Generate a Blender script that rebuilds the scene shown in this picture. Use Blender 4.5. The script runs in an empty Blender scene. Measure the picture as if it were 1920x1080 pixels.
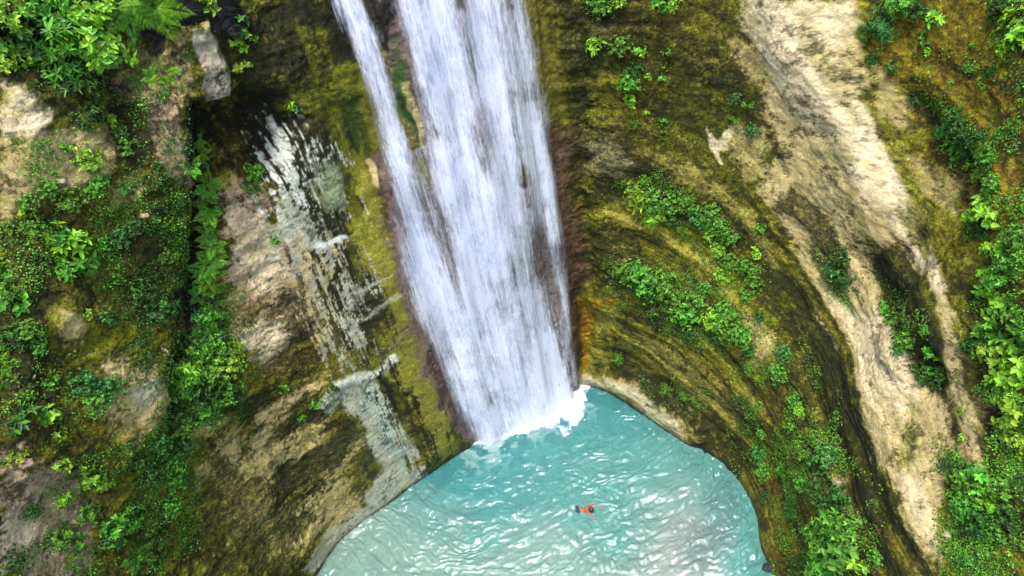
import bpy, math, random
import numpy as np
from mathutils import Matrix, Vector

# ------------------------------------------------------------------ camera, sky, sun, exposure
sc = bpy.context.scene
F, H = 1280.0, 24.0
PITCH, ROLL = math.radians(41), math.atan2(259, 1450)
cam = bpy.data.cameras.new('camera'); co = bpy.data.objects.new('camera', cam)
sc.collection.objects.link(co); sc.camera = co
cam.sensor_width = 36; cam.lens = F/1920*36; cam.clip_start = .1; cam.clip_end = 3000
fw = Vector((0, math.cos(PITCH), -math.sin(PITCH)))
rt0 = Vector((1, 0, 0)); dn0 = -(rt0.cross(fw))
cR, sR = math.cos(ROLL), math.sin(ROLL)
right = rt0*cR + dn0*sR          # image right / image down in the world
down = -rt0*sR + dn0*cR
M = Matrix((right, -down, -fw)).transposed().to_4x4(); M.translation = Vector((0, 0, H))
co.matrix_world = M

SUN_EL, SUN_AZ = math.radians(75), math.radians(200)     # azimuth clockwise from +y
w = bpy.data.worlds.new('World'); sc.world = w; w.use_nodes = True
wn = w.node_tree; bgn = wn.nodes['Background']
sky = wn.nodes.new('ShaderNodeTexSky'); sky.sky_type = 'NISHITA'; sky.sun_disc = False
sky.sun_elevation = SUN_EL; sky.sun_rotation = SUN_AZ; sky.dust_density = 4; sky.air_density = 1.0; sky.ozone_density = 1
wn.links.new(sky.outputs[0], bgn.inputs[0]); bgn.inputs[1].default_value = .15
sun = bpy.data.lights.new('sun', 'SUN'); so = bpy.data.objects.new('sun', sun); sc.collection.objects.link(so)
sun.energy = 1.5; sun.angle = math.radians(14); sun.color = (1, .96, .88)
sd_ = Vector((math.sin(SUN_AZ)*math.cos(SUN_EL), math.cos(SUN_AZ)*math.cos(SUN_EL), math.sin(SUN_EL)))
so.rotation_euler = sd_.to_track_quat('Z', 'Y').to_euler()
sc.view_settings.view_transform = 'Standard'; sc.view_settings.look = 'None'
sc.view_settings.exposure = 1.62; sc.view_settings.gamma = 1

rng = np.random.default_rng(7); random.seed(7)
R_, D_, F_ = np.array(right), np.array(down), np.array(fw)

def project(P):
    Q = P - np.array([0, 0, H]); d = Q@F_
    ds = np.where(d > .2, d, .2)
    return 960+F*(Q@R_)/ds, 540+F*(Q@D_)/ds, d
def ray_to_z(px, py, z=0.):
    r = F_ + R_*(px-960)/F + D_*(py-540)/F
    return np.array([0, 0, H]) + r*((z-H)/r[2])

# ------------------------------------------------------------------ noise
def vnoise(x, y, seed):
    T = np.random.default_rng(seed).random((256, 256)).astype(np.float32)
    xi = np.floor(x).astype(np.int64); yi = np.floor(y).astype(np.int64)
    fx = x-xi; fy = y-yi; fx = fx*fx*(3-2*fx); fy = fy*fy*(3-2*fy)
    x0 = xi & 255; x1 = (xi+1) & 255; y0 = yi & 255; y1 = (yi+1) & 255
    a = T[x0, y0]; b = T[x1, y0]; c = T[x0, y1]; d = T[x1, y1]
    return ((a+(b-a)*fx)*(1-fy) + (c+(d-c)*fx)*fy)*2-1
def fbm(x, y, seed, oct=5, gain=.5):
    s = 0; a = 1; n = 0
    for o in range(oct):
        s = s + a*vnoise(x*2**o+17.3*o, y*2**o+5.1*o, seed+o); n += a; a *= gain
    return s/n*1.5
def sst(a, b, x):
    t = np.clip((x-a)/(b-a), 0, 1); return t*t*(3-2*t)

# ------------------------------------------------------------------ painter: areas of rock colour and relief
def poly_sd(px, py, pts):
    pts = np.array(pts, float).reshape(-1, 2); n = len(pts)
    d = np.full(px.shape, 1e9); ins = np.zeros(px.shape, bool)
    for i in range(n):
        a = pts[i]; b = pts[(i+1) % n]; e = b-a
        wx = px-a[0]; wy = py-a[1]
        t = np.clip((wx*e[0]+wy*e[1])/(e@e+1e-9), 0, 1)
        d = np.minimum(d, (wx-t*e[0])**2+(wy-t*e[1])**2)
        c = ((a[1] > py) != (b[1] > py)) & (px < (b[0]-a[0])*(py-a[1])/(b[1]-a[1]+1e-9)+a[0])
        ins ^= c
    return np.where(ins, 1, -1)*np.sqrt(d)
def stroke_sd(px, py, pts, wds):
    pts = np.array(pts, float).reshape(-1, 2); n = len(pts)
    wds = np.interp(np.linspace(0, 1, n), np.linspace(0, 1, len(wds)), wds)
    best = np.full(px.shape, -1e9)
    for i in range(n-1):
        a = pts[i]; e = pts[i+1]-a
        wx = px-a[0]; wy = py-a[1]
        t = np.clip((wx*e[0]+wy*e[1])/(e@e+1e-9), 0, 1)
        best = np.maximum(best, wds[i]+(wds[i+1]-wds[i])*t-np.hypot(wx-t*e[0], wy-t*e[1]))
    return best
def strata(S, Z):
    """height along the worn beds: level on the left, dipping round the bowl on the right"""
    k = np.interp(S-sC, [0, 2.5, 4.3, 5.8, 7, 8.2, 11, 15], [0, .2, 1.0, 2.1, 3.4, 4.4, 4.9, 6.3])
    return Z+k*np.clip(.3+Z/13, .3, 1.25)+.25*vnoise(S*.5, Z*.4, 5)
class Canvas:
    def __init__(s, P, S, Z):
        s.px, s.py, s.d = project(P); s.S, s.Z = S, Z
        wx = fbm(S*.9, Z*.9, 900, 4)*16; wy = fbm(S*.9, Z*.9, 910, 4)*16
        s.ok = (s.d > 3) & (s.px > -400) & (s.px < 2300) & (s.py > -400) & (s.py < 1500)
        s.wx = s.px+wx; s.wy = s.py+wy
        s.n = {}
    def noise(s, k):
        if k not in s.n:
            S, Z = s.S, s.Z
            # tilt of the strata: they follow the levels
            s.n[k] = {'b': lambda: fbm(S*.8, Z*.8, 10, 6, .6), 'v': lambda: fbm(S*3.5, Z*.28, 20, 5, .65),
                      'h': lambda: fbm(S*.22, strata(S, Z)*1.5, 30, 5, .68), 'x': lambda: fbm(S*9, Z*9, 80, 3, .7), 'f': lambda: fbm(S*3.5, Z*3.5, 40, 5, .7),
                      'g': lambda: fbm(S*1.8+3, Z*1.6, 50, 6, .7), 'w': lambda: fbm(S*7, Z*.7, 60, 5, .75),
                      'd': lambda: fbm(S*.4, strata(S, Z)*1.9, 70, 6, .68)}[k]()
        return s.n[k]
    def mask(s, kind, pts, wds=None, k='b', amp=25, soft=8, sharp=False):
        out = np.zeros(s.px.shape)
        pp = np.array(pts, float).reshape(-1, 2); mg = amp*1.6+soft+20+(max(wds) if wds else 0)
        q = s.ok & (s.wx > pp[:, 0].min()-mg) & (s.wx < pp[:, 0].max()+mg) & (s.wy > pp[:, 1].min()-mg) & (s.wy < pp[:, 1].max()+mg)
        if not q.any(): return out
        x, y = (s.px[q], s.py[q]) if sharp else (s.wx[q], s.wy[q])
        sd = stroke_sd(x, y, pts, wds) if kind == 's' else poly_sd(x, y, pts)
        if k == 'w': sd = np.minimum(sd, -.04*amp)
        nn = s.noise(k)[q]+.4*s.noise('x')[q] if amp else 0
        out[q] = sst(-soft, soft, sd+amp*nn)
        return out

# ------------------------------------------------------------------ plan of the gorge
shore_px = [(590,1080),(640,1012),(720,950),(800,892),(860,852),(900,830),(1000,785),(1072,738),(1094,724),(1130,728),(1200,768),(1260,808),(1300,835),(1350,868),(1385,905),(1413,960),(1424,1020),(1448,1080)]
shore = [tuple(ray_to_z(*p)[:2]) for p in shore_px]
plan = [(-13,-14),(-12.6,-6),(-12.4,0),(-12.0,5),(-11.3,9),(-10.4,11.6)]+shore+[(7.0,8.5),(7.2,5),(7.8,0),(8.6,-6),(9,-14)]
def catmull(pts, n=24):
    p = [np.array(q, float) for q in pts]; p = [2*p[0]-p[1]]+p+[2*p[-1]-p[-2]]; out = []
    for i in range(1, len(p)-2):
        for k in range(n):
            t = k/n; a, b, c, d = p[i-1:i+3]
            out.append(.5*((2*b)+(c-a)*t+(2*a-5*b+4*c-d)*t*t+(3*b-a-3*c+d)*t**3))
    out.append(p[-2]); return np.array(out)
cv = catmull(plan)
arc = np.concatenate([[0], np.cumsum(np.linalg.norm(np.diff(cv, axis=0), axis=1))])
def at_s(s): return np.stack([np.interp(s, arc, cv[:, 0]), np.interp(s, arc, cv[:, 1])], -1)
def s_of(px, py):
    p = ray_to_z(px, py)[:2]; return float(arc[np.argmin(((cv-p)**2).sum(1))])
s_view0 = float(np.interp(1, [0, 1], [0, 0])) ; SL = arc[-1]
_nn = 4000; ss_ = np.linspace(0, SL, _nn); pp_ = at_s(ss_)
kern = np.exp(-np.linspace(-2.5, 2.5, 161)**2); kern /= kern.sum()
def smooth(a, k=kern):
    h = len(k)//2; return np.convolve(np.pad(a, h, mode='edge'), k, 'valid')
tx = smooth(np.gradient(pp_[:, 0])); ty = smooth(np.gradient(pp_[:, 1])); L_ = np.hypot(tx, ty)
nx_, ny_ = -ty/L_, tx/L_          # outward, into the rock
def nrm(s): return np.stack([np.interp(s, ss_, nx_), np.interp(s, ss_, ny_)], -1)
sF0, sF1, sC = s_of(900, 830), s_of(1072, 738), s_of(1094, 724)
sR1, sL1 = s_of(1413, 960), s_of(640, 1012)
ZTOP = 22.5
def flare(s, z):
    k = np.interp(s, [0, sL1-3, sL1, sF0-1, sF0+1, sC+.3, sC+3, sR1, SL], [.13, .1, .06, .03, .0, .01, .06, .15, .17])
    o = k*z
    # right wall: undercut foot, a gentler shoulder half way, steep above
    rr = sst(sC+.5, sC+5, s)
    o = o + rr*(.5*sst(1.0, 4.5, z)*0 + .9*sst(5, 10, z) - .25*np.exp(-((z-2.2)/1.2)**2)*-1)
    # pale smooth foot just above the water on both sides
    foot = np.exp(-np.clip(z, 0, 9)/.9)
    o = o - .0*foot
    return o
def wall_point(s, z):
    b = at_s(s); n = nrm(s); o = flare(s, z)
    return np.concatenate([b+n*o[..., None], z[..., None]], -1)

def mesh_grid(name, P, closed=False, flip=False):
    ni, nj = P.shape[:2]; me = bpy.data.meshes.new(name)
    idx = np.arange(ni*nj).reshape(ni, nj)
    a = idx[:-1, :-1]; b = idx[1:, :-1]; c = idx[1:, 1:]; d = idx[:-1, 1:]
    q = np.stack([a, d, c, b] if flip else [a, b, c, d], -1).reshape(-1, 4)
    me.vertices.add(ni*nj); me.vertices.foreach_set('co', P.reshape(-1).astype(np.float32))
    me.loops.add(q.size); me.loops.foreach_set('vertex_index', q.reshape(-1).astype(np.int32))
    me.polygons.add(len(q)); me.polygons.foreach_set('loop_start', np.arange(0, q.size, 4, dtype=np.int32))
    me.polygons.foreach_set('use_smooth', np.ones(len(q), bool))
    me.update(calc_edges=True); return me
def add_attr(me, name, arr, typ='FLOAT'):
    at = me.attributes.new(name, 'FLOAT_COLOR' if typ == 'C' else 'FLOAT', 'POINT')
    if typ == 'C':
        a4 = np.ones((len(arr), 4), np.float32); a4[:, :3] = arr; at.data.foreach_set('color', a4.reshape(-1))
    else: at.data.foreach_set('value', np.asarray(arr, np.float32).reshape(-1))
def link(name, me, mat=None, parent=None):
    o = bpy.data.objects.new(name, me); sc.collection.objects.link(o)
    if mat: me.materials.append(mat)
    if parent: o.parent = parent
    return o
def tag(o, label=None, cat=None, group=None, kind=None):
    for k, v in (('label', label), ('category', cat), ('group', group), ('kind', kind)):
        if v: o[k] = v
    return o

# ------------------------------------------------------------------ materials
class NT:
    def __init__(s, name):
        s.m = bpy.data.materials.new(name); s.m.use_nodes = True; s.t = s.m.node_tree
        s.b = s.t.nodes['Principled BSDF']; s.o = s.t.nodes['Material Output']
    def n(s, typ, ins={}, **kw):
        x = s.t.nodes.new(typ)
        for k, v in kw.items(): setattr(x, k, v)
        for k, v in ins.items():
            if isinstance(v, bpy.types.NodeSocket): s.t.links.new(v, x.inputs[k])
            else: x.inputs[k].default_value = v
        return x
    def l(s, a, b): s.t.links.new(a, b)
    def attr(s, name): return s.n('ShaderNodeAttribute', attribute_name=name)
    def noise(s, scale, detail=6, rough=.6, vec=None):
        x = s.n('ShaderNodeTexNoise', {'Scale': scale, 'Detail': detail, 'Roughness': rough})
        if vec: s.l(vec, x.inputs['Vector'])
        return x.outputs[0]
    def mr(s, v, a, b, c, d): return s.n('ShaderNodeMapRange', {0: v, 1: a, 2: b, 3: c, 4: d}).outputs[0]
    def math(s, op, a, b=0.): return s.n('ShaderNodeMath', {0: a, 1: b}, operation=op).outputs[0]

def rock_material():
    k = NT('cliff_rock'); tc = k.n('ShaderNodeTexCoord').outputs['Object']
    col = k.attr('Col').outputs[0]; wet = k.attr('wet').outputs['Fac']
    mpz = k.n('ShaderNodeMapping', {'Vector': tc, 'Scale': (1, 1, 2.2)}).outputs[0]
    n0 = k.noise(2.6, 10, .8, mpz); n1 = k.noise(7, 8, .8, tc); n2 = k.noise(17, 4, .75, tc); n3 = k.noise(5.0, 9, .85, mpz); n4 = k.noise(9.0, 6, .8, tc)
    f = k.math('MULTIPLY', k.mr(n1, .40, .60, .5, 1.5), k.mr(n2, .36, .64, .5, 1.6))
    f = k.math('MULTIPLY', f, k.mr(n0, .42, .56, .55, 1.35))
    f = k.math('MULTIPLY', f, k.mr(n3, .56, .60, 1, 1.7)); f = k.math('MULTIPLY', f, k.mr(n4, .40, .44, .4, 1))
    f = k.math('MAXIMUM', f, .12); lum = k.n('ShaderNodeRGBToBW', {0: col}).outputs[0]; wf_ = k.math('MAXIMUM', k.attr('smooth').outputs['Fac'], k.mr(lum, .1, .32, 0, .78))
    f = k.n('ShaderNodeMix', {0: wf_, 2: f, 3: 1.0}).outputs[0]
    mul = k.n('ShaderNodeVectorMath', {0: col, 'Scale': f}, operation='SCALE').outputs[0]
    hs = k.n('ShaderNodeHueSaturation', {'Hue': k.mr(n1, .4, .6, .49, .53), 'Saturation': k.mr(n3, .4, .6, 1.25, 1.0), 'Color': mul}).outputs[0]
    k.l(hs, k.b.inputs['Base Color'])
    k.l(k.mr(wet, 0, 1, .85, .3), k.b.inputs['Roughness']); k.b.inputs['Specular IOR Level'].default_value = .3
    b1 = k.n('ShaderNodeBump', {'Height': n1, 'Distance': .075, 'Strength': .8})
    b2 = k.n('ShaderNodeBump', {'Height': n2, 'Distance': .05, 'Strength': 1.0, 'Normal': b1.outputs[0]})
    k.l(b2.outputs[0], k.b.inputs['Normal']); return k.m

# colours of rock, moss and algae; dark also stands for overhang shade (linear)
C = dict(olive=(.088,.092,.005), dark=(.012,.011,.005), brown=(.095,.070,.008), dmoss=(.036,.037,.004), tan=(.43,.335,.185), pale=(.64,.53,.38),
         pink=(.34,.245,.18), yel=(.22,.20,.045), purp=(.17,.115,.11), green=(.045,.13,.012), lime=(.13,.26,.02), orange=(.28,.14,.02),
         grey=(.36,.37,.29), white=(.62,.66,.6), red=(.12,.06,.038), mud=(.155,.138,.022), ygreen=(.13,.135,.012), dgreen=(.02,.05,.008), rust=(.22,.135,.022))
#PAINT
# ------------------------------------------------------------------ cliff mesh
def build_cliff():
    sv0, sv1 = s_of(590, 1080)-8.5, s_of(1448, 1080)+7.5
    s = np.concatenate([np.linspace(0, sv0, 40)[:-1], np.arange(sv0, sv1, .036), np.linspace(sv1, SL, 40)[1:]])
    z = np.concatenate([np.linspace(-2.2, -.2, 8)[:-1], np.arange(-.2, 20.8, .036), np.linspace(20.8, ZTOP, 20)[1:]])
    S, Z = np.meshgrid(s, z, indexing='ij')
    P = wall_point(S, Z)
    shp = S.shape; Pf = P.reshape(-1, 3); Sf, Zf = S.reshape(-1), Z.reshape(-1)
    c0 = Canvas(Pf, Sf, Zf)
    N = nrm(Sf)
    fz = sst(sF0-2.5, sF0, Sf)*(1-sst(sC-.2, sC+.6, Sf))        # the rock behind the falls: vertical ribs
    rz = sst(sC+.4, sC+3, Sf)
    Q = strata(Sf, Zf)
    lz = (1-rz)*(1-fz)
    disp = fbm(Sf*.3, Zf*.3, 100, 4)*(.30*lz+.12*fz+.14*rz) + c0.noise('g')*(.09-.05*fz-.05*rz) + c0.noise('f')*(.04-.018*rz)+c0.noise('x')*.012
    disp += fz*(fbm(Sf*1.6, Zf*.12, 130, 4)*.16)
    # worn beds: shallow scalloped grooves with sharp lips
    q1 = fbm(Sf*.07, Q*.85, 140, 3, .5); q2 = fbm(Sf*.12, Q*2.6, 145, 4, .6)
    bed = (np.abs(q1)*.55-.12)+(np.abs(q2)*.20)
    # beds are worn smooth high up and on the bare shoulder
    bare = c0.mask('p', BAND, None, 'b', 10, 30)
    bs = (1-.75*bare)*(1-.65*sst(9, 15, Q))*(.35+.5*sst(-.2, .3, fbm(Sf*.25, Zf*.3, 160, 3)))
    disp += .68*rz*bed*bs+lz*(.10*np.abs(fbm(Sf*.2, Q*1.4, 150, 4, .55))+.02*fbm(Sf*.3, Q*4, 155, 3))
    flat = c0.mask('p', [490,190, 690,190, 790,500, 890,850, 640,1060, 580,1080, 640,760, 520,480], None, 'b', 10, 30)
    disp *= 1-.72*flat
    for m in RELIEF:
        kind, pts, wds, amt, soft, amp, kk = m
        disp += amt*c0.mask(kind, pts, wds, kk, amp, soft)
    keep = sst(-.3, .9, Zf); disp *= .12+.88*keep
    disp += -.08*np.exp(-np.clip(Zf-.0, 0, 9)/.5)*rz*sst(sC+.5, sC+1.2, Sf)*(1-sst(s_of(1300,835)-.4, s_of(1300,835)+.3, Sf))
    Pf = Pf.copy(); Pf[:, :2] += N*disp[:, None]
    # rim: carry the sheet outwards as the plateau above
    P = Pf.reshape(shp+(3,))
    Nn = nrm(s); rings = [P]
    last = P[:, -1]
    for r, dz in ((1, .25), (3, .5), (7, .6), (20, 1.2), (60, 1.0), (250, 0), (900, 0)):
        q = last.copy(); q[:, :2] += Nn*r; q[:, 2] += dz; rings.append(q[:, None])
        # fan out with noise
        q[:, 2] += np.interp(r, [0, 7, 900], [0, .4, 0])*vnoise(s*.4, s*0+r, 77)
    P = np.concatenate(rings, 1)
    Se = np.repeat(s[:, None], P.shape[1], 1).reshape(-1); Ze = np.concatenate([Z]+[np.full((len(s), 1), ZTOP+i) for i in range(1, 8)], 1).reshape(-1)
    Pe = P.reshape(-1, 3)
    cvs = Canvas(Pe, Se, Ze)
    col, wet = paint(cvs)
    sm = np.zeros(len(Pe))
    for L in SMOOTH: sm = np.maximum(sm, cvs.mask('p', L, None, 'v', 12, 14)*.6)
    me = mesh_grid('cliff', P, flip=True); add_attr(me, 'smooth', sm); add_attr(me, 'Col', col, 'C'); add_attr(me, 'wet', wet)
    o = link('cliff', me, rock_material()); tag(o, 'mossy limestone cliff curving round the pool', 'cliff', kind='structure')
    return o, Pe, cvs, col, P
def mixc(col, c, m):
    c = np.array(C[c] if isinstance(c, str) else c); m = m[:, None]; return col*(1-m)+c*m
def fz_(S): return sst(sF0-2.5, sF0-1, S)*(1-sst(sC-.2, sC+.6, S))
def paint(cv_):
    b, g, f, v, h = (cv_.noise(k) for k in 'bgfvh')
    n = len(b)
    col = np.tile(np.array(C['olive']), (n, 1))
    col = mixc(col, 'brown', sst(-.1, .35, b+.5*f)*.75)
    col = mixc(col, 'dmoss', sst(0, .35, g-.2*b)*.85)
    col = mixc(col, 'mud', sst(.25, .6, f+.3*g)*.6)
    col = mixc(col, 'ygreen', sst(.3, .6, -g+.4*f)*.6)
    x = cv_.noise('x'); fx = fbm(cv_.S*2.2, cv_.Z*2.2, 830, 6, .8)
    col = mixc(col, 'dmoss', sst(.05, .22, fx+.3*x)*.7)
    col = mixc(col, 'brown', sst(.12, .3, fbm(cv_.S*1.5, cv_.Z*1.5, 840, 6, .75))*.5)
    wet = np.zeros(n)
    rz = sst(sC+.4, sC+2, cv_.S)
    bn = fbm(cv_.S*.10, strata(cv_.S, cv_.Z)*1.7, 810, 5, .7)
    col = mixc(col, 'mud', sst(.15, .4, bn+.3*g)*rz*.6)
    col = mixc(col, 'dmoss', sst(.05, .35, -bn+.6*f)*rz*.75)
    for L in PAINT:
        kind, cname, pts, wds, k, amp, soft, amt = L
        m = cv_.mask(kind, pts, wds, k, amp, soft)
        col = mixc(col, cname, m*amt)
    # mottling and fine cracks on top of everything
    lm = col.mean(1); crk = np.abs(fbm(cv_.S*.5, strata(cv_.S, cv_.Z)*.9, 850, 6, .6)); crk2 = np.abs(fbm(cv_.S*1.1+cv_.Z*.5, cv_.Z*1.1, 860, 5, .6))
    line_ = np.maximum(sst(.022, .006, crk), .7*sst(.018, .004, crk2))*sst(.12, .25, lm)*(1-fz_(cv_.S))
    col = col*(1-.5*line_[:, None])
    col = mixc(col, 'dmoss', sst(.27, .42, fx+.25*x)*.65*(1-fz_(cv_.S)))
    col = mixc(col, (.24, .21, .06), sst(.33, .45, -fx+.3*x)*.4*(1-fz_(cv_.S)))
    for L in WET: wet = np.maximum(wet, cv_.mask('p', L, None, 'v', 20, 20))
    col = col*(1+rz[:, None]*(.3*np.clip(bn+.25*h, -.8, .8))[:, None])
    lm = np.maximum(col@np.array([.25, .65, .1]), .004)
    col = col*np.clip((lm/.15)**.42, .4, 1.22)[:, None]
    # dark wet line at the water
    S, Z = cv_.S, cv_.Z
    line = sst(.22, .06, Z+.05*g)
    col = col*(1-.75*line[:, None]); wet = np.maximum(wet, line)
    return np.clip(col*(1+.25*f[:, None]), .002, .9), wet
def Sx(c, w, pts, k='b', amp=18, soft=8, amt=1.): PAINT.append(('s', c, pts, w if isinstance(w, (list, tuple)) else [w], k, amp, soft, amt))
def Px(c, pts, k='b', amp=25, soft=10, amt=1.): PAINT.append(('p', c, pts, None, k, amp, soft, amt))
def Rs(amt, w, pts, soft=20, amp=8, k='b'): RELIEF.append(('s', pts, w if isinstance(w, (list, tuple)) else [w], amt, soft, amp, k))
def Rp(amt, pts, soft=20, amp=8, k='b'): RELIEF.append(('p', pts, None, amt, soft, amp, k))
PAINT, RELIEF, WET = [], [], []
BAND = [1385,0, 1600,0, 1625,160, 1600,200, 1660,330, 1700,420, 1770,560, 1800,640, 1815,740, 1860,860, 1850,890, 1800,840, 1790,720, 1765,640, 1730,520,         1690,460, 1660,470, 1640,520, 1680,640, 1700,700, 1780,760, 1780,860, 1770,960, 1765,1060, 1735,1030, 1690,930, 1640,860, 1620,780, 1585,660, 1540,540, 1480,440, 1425,350, 1445,300, 1480,320, 1440,200, 1420,110]

# ---- left cliff
Px('pale', [0,150, 60,160, 95,210, 60,250, 0,260], amp=30, amt=.75)
Px('tan', [0,260, 60,250, 130,250, 200,260, 190,330, 110,370, 30,400, 0,420], amp=40, soft=20, amt=.75)
Px('pale', [40,215, 80,195, 90,215, 50,245], amp=8, soft=3, amt=.8)
Px('tan', [215,70, 350,60, 360,210, 260,215, 240,150], amp=45, k='g', amt=.6)
Px('pink', [270,185, 340,180, 355,330, 330,350, 290,270], amp=12, soft=5, amt=.8)
Px((.34,.30,.24), [357,50, 392,45, 438,178, 385,192, 366,120], k='v', amp=6, soft=3)
Px('pink', [362,90, 380,90, 395,180, 385,192], k='v', amp=12, soft=5, amt=.6)
Px('tan', [195,350, 260,340, 250,400, 205,400], amp=20, amt=.5)
Sx('tan', 9, [275,398, 277,400], amp=4, soft=2)
Sx('pink', 9, [118,342, 119,345], amp=3, soft=2)
Px('olive', [160,400, 340,360, 335,650, 330,700, 200,640, 160,520], amp=30, amt=.8)
Px('dmoss', [230,420, 340,300, 350,560, 260,620], amp=50, k='g', amt=.6)
Px('mud', [90,570, 330,600, 330,760, 220,820, 120,700], k='g', amp=70, amt=.7)
Px('tan', [110,590, 150,590, 150,640, 110,640], amp=20, amt=.8)
Px('ygreen', [120,620, 300,600, 310,700, 150,700], k='g', amp=45, amt=.7)
Px('tan', [190,700, 290,690, 320,760, 250,830, 190,780], k='g', amp=35, amt=.9)
Px('grey', [240,735, 300,715, 310,740, 250,765], amp=12, amt=.6)
Sx('pale', 3, [305,650, 315,660, 322,672], amp=3, soft=2)
Px('pink', [0,850, 90,860, 150,920, 180,1000, 120,1100, 0,1100], k='g', amp=60, soft=15, amt=.85)
Px('pale', [0,960, 60,990, 70,1080, 0,1080], k='g', amp=40, amt=.6)
Px('mud', [180,800, 360,830, 330,980, 220,1000], k='g', amp=60, amt=.7)
Px('dmoss', [0,500, 90,520, 110,660, 60,760, 0,720], k='g', amp=60, amt=.8)
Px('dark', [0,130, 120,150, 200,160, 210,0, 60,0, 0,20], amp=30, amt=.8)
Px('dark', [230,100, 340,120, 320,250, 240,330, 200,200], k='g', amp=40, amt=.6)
# ---- the leafy gully and the wall right of it
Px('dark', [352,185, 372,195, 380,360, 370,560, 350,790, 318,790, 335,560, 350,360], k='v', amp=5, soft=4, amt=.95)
Px('mud', [300,820, 460,740, 700,880, 620,1080, 300,1080], k='h', amp=50, soft=20, amt=.85)
Px('tan', [380,800, 520,760, 660,860, 700,960, 560,1060, 400,960], k='h', amp=60, soft=20, amt=.6)
Px('dmoss', [400,860, 600,900, 560,1080, 320,1080], k='g', amp=70, amt=.7)
Px('dmoss', [520,880, 570,850, 640,820, 640,880, 570,950, 520,960], k='h', amp=40, amt=.9)
Px('dmoss', [450,720, 560,700, 620,740, 560,800, 480,850, 430,830], k='h', amp=45, amt=.85)
Px('mud', [420,340, 560,300, 740,680, 640,760, 440,720], k='h', amp=40, soft=20, amt=.9)
Px('pink', [420,370, 470,360, 560,440, 620,640, 560,680, 450,650, 430,560], k='h', amp=45, soft=12, amt=.95)
Px('pale', [430,400, 490,400, 530,500, 500,560, 430,500], k='g', amp=35, amt=.6)
Px('pale', [440,620, 520,600, 560,640, 500,660, 445,655], k='h', amp=25, amt=.6)
Px('rust', [430,560, 500,560, 520,590, 440,610], k='h', amp=30, amt=.4)
Px('dmoss', [520,560, 600,560, 640,650, 560,690, 520,640], k='h', amp=40, amt=.7)
Sx('dmoss', [10,16], [540,630, 600,610, 610,600], k='h', amp=16, amt=.8)
Sx('dmoss', [12,18], [640,730, 560,780, 500,830, 470,840], k='h', amp=16, amt=.85)
Px('brown', [500,680, 600,640, 640,700, 540,740], k='h', amp=35, amt=.7)
Px('tan', [480,760, 600,700, 620,720, 520,800, 500,860, 470,850], k='h', amp=25, amt=.7)
Px('dark', [440,20, 640,0, 650,110, 560,180, 520,330, 410,320, 375,200, 440,180], k='g', amp=45, soft=15, amt=.85)  # near-black painted over the hollow to deepen the overhang's shade
Px('dmoss', [440,0, 640,0, 640,200, 540,200, 450,170], k='v', amp=55, amt=.8)
Px('rust', [400,230, 470,250, 460,340, 410,300], k='v', amp=30, amt=.35)
Px('mud', [560,60, 600,40, 620,130, 580,120], k='v', amp=25, amt=.7)
Px('olive', [540,170, 640,120, 680,260, 690,330, 600,300], k='v', amp=30, amt=.9)
Px('ygreen', [620,130, 680,110, 700,330, 760,560, 790,600, 740,600, 640,420, 600,200], k='v', amp=18, soft=10, amt=.9)
Px('yel', [655,330, 690,330, 740,520, 850,780, 850,860, 800,850, 700,600], k='v', amp=24, soft=12, amt=.9)
Px('yel', [640,420, 690,400, 745,550, 700,560], k='v', amp=14, amt=.7)
Px('dgreen', [645,180, 690,180, 700,300, 660,280], k='v', amp=22, amt=.8)
Px('tan', [690,310, 705,310, 710,350, 698,345], amp=6, soft=3)
# streaky black and white rock
Px('dark', [470,210, 560,215, 640,250, 655,420, 730,600, 720,665, 650,650, 600,560, 540,470, 500,400], k='v', amp=40, soft=14, amt=.85)
Px('mud', [560,230, 620,240, 640,330, 600,300], k='w', amp=70, soft=8, amt=.5)
Px('grey', [515,225, 545,215, 600,300, 640,420, 690,560, 660,660, 600,600, 540,460, 515,380], k='w', amp=62, soft=6, amt=.75)
Px('white', [500,270, 545,230, 575,330, 590,450, 545,450, 515,380], k='w', amp=60, soft=7, amt=.7)
Px('white', [582,275, 612,270, 626,305, 622,325, 598,320], k='w', amp=16, soft=4, amt=.85)
Px((.27,.32,.19), [595,315, 628,308, 634,350, 640,400, 615,392, 600,350], k='v', amp=9, amt=.85)
Px('grey', [520,390, 580,400, 610,470, 560,500, 520,450], k='g', amp=55, soft=5, amt=.85)
Px('tan', [555,470, 620,470, 650,600, 650,700, 600,660], k='w', amp=60, soft=8, amt=.7)
Px('grey', [600,520, 650,540, 690,640, 640,720, 610,660], k='w', amp=55, soft=6, amt=.7)
Sx('dark', [5,6,3], [640,330, 655,370, 670,420], k='v', amp=6, soft=3, amt=.9)
Sx('dark', [3,4,2], [655,340, 668,380, 676,415], k='v', amp=4, soft=2, amt=.9)
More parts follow.
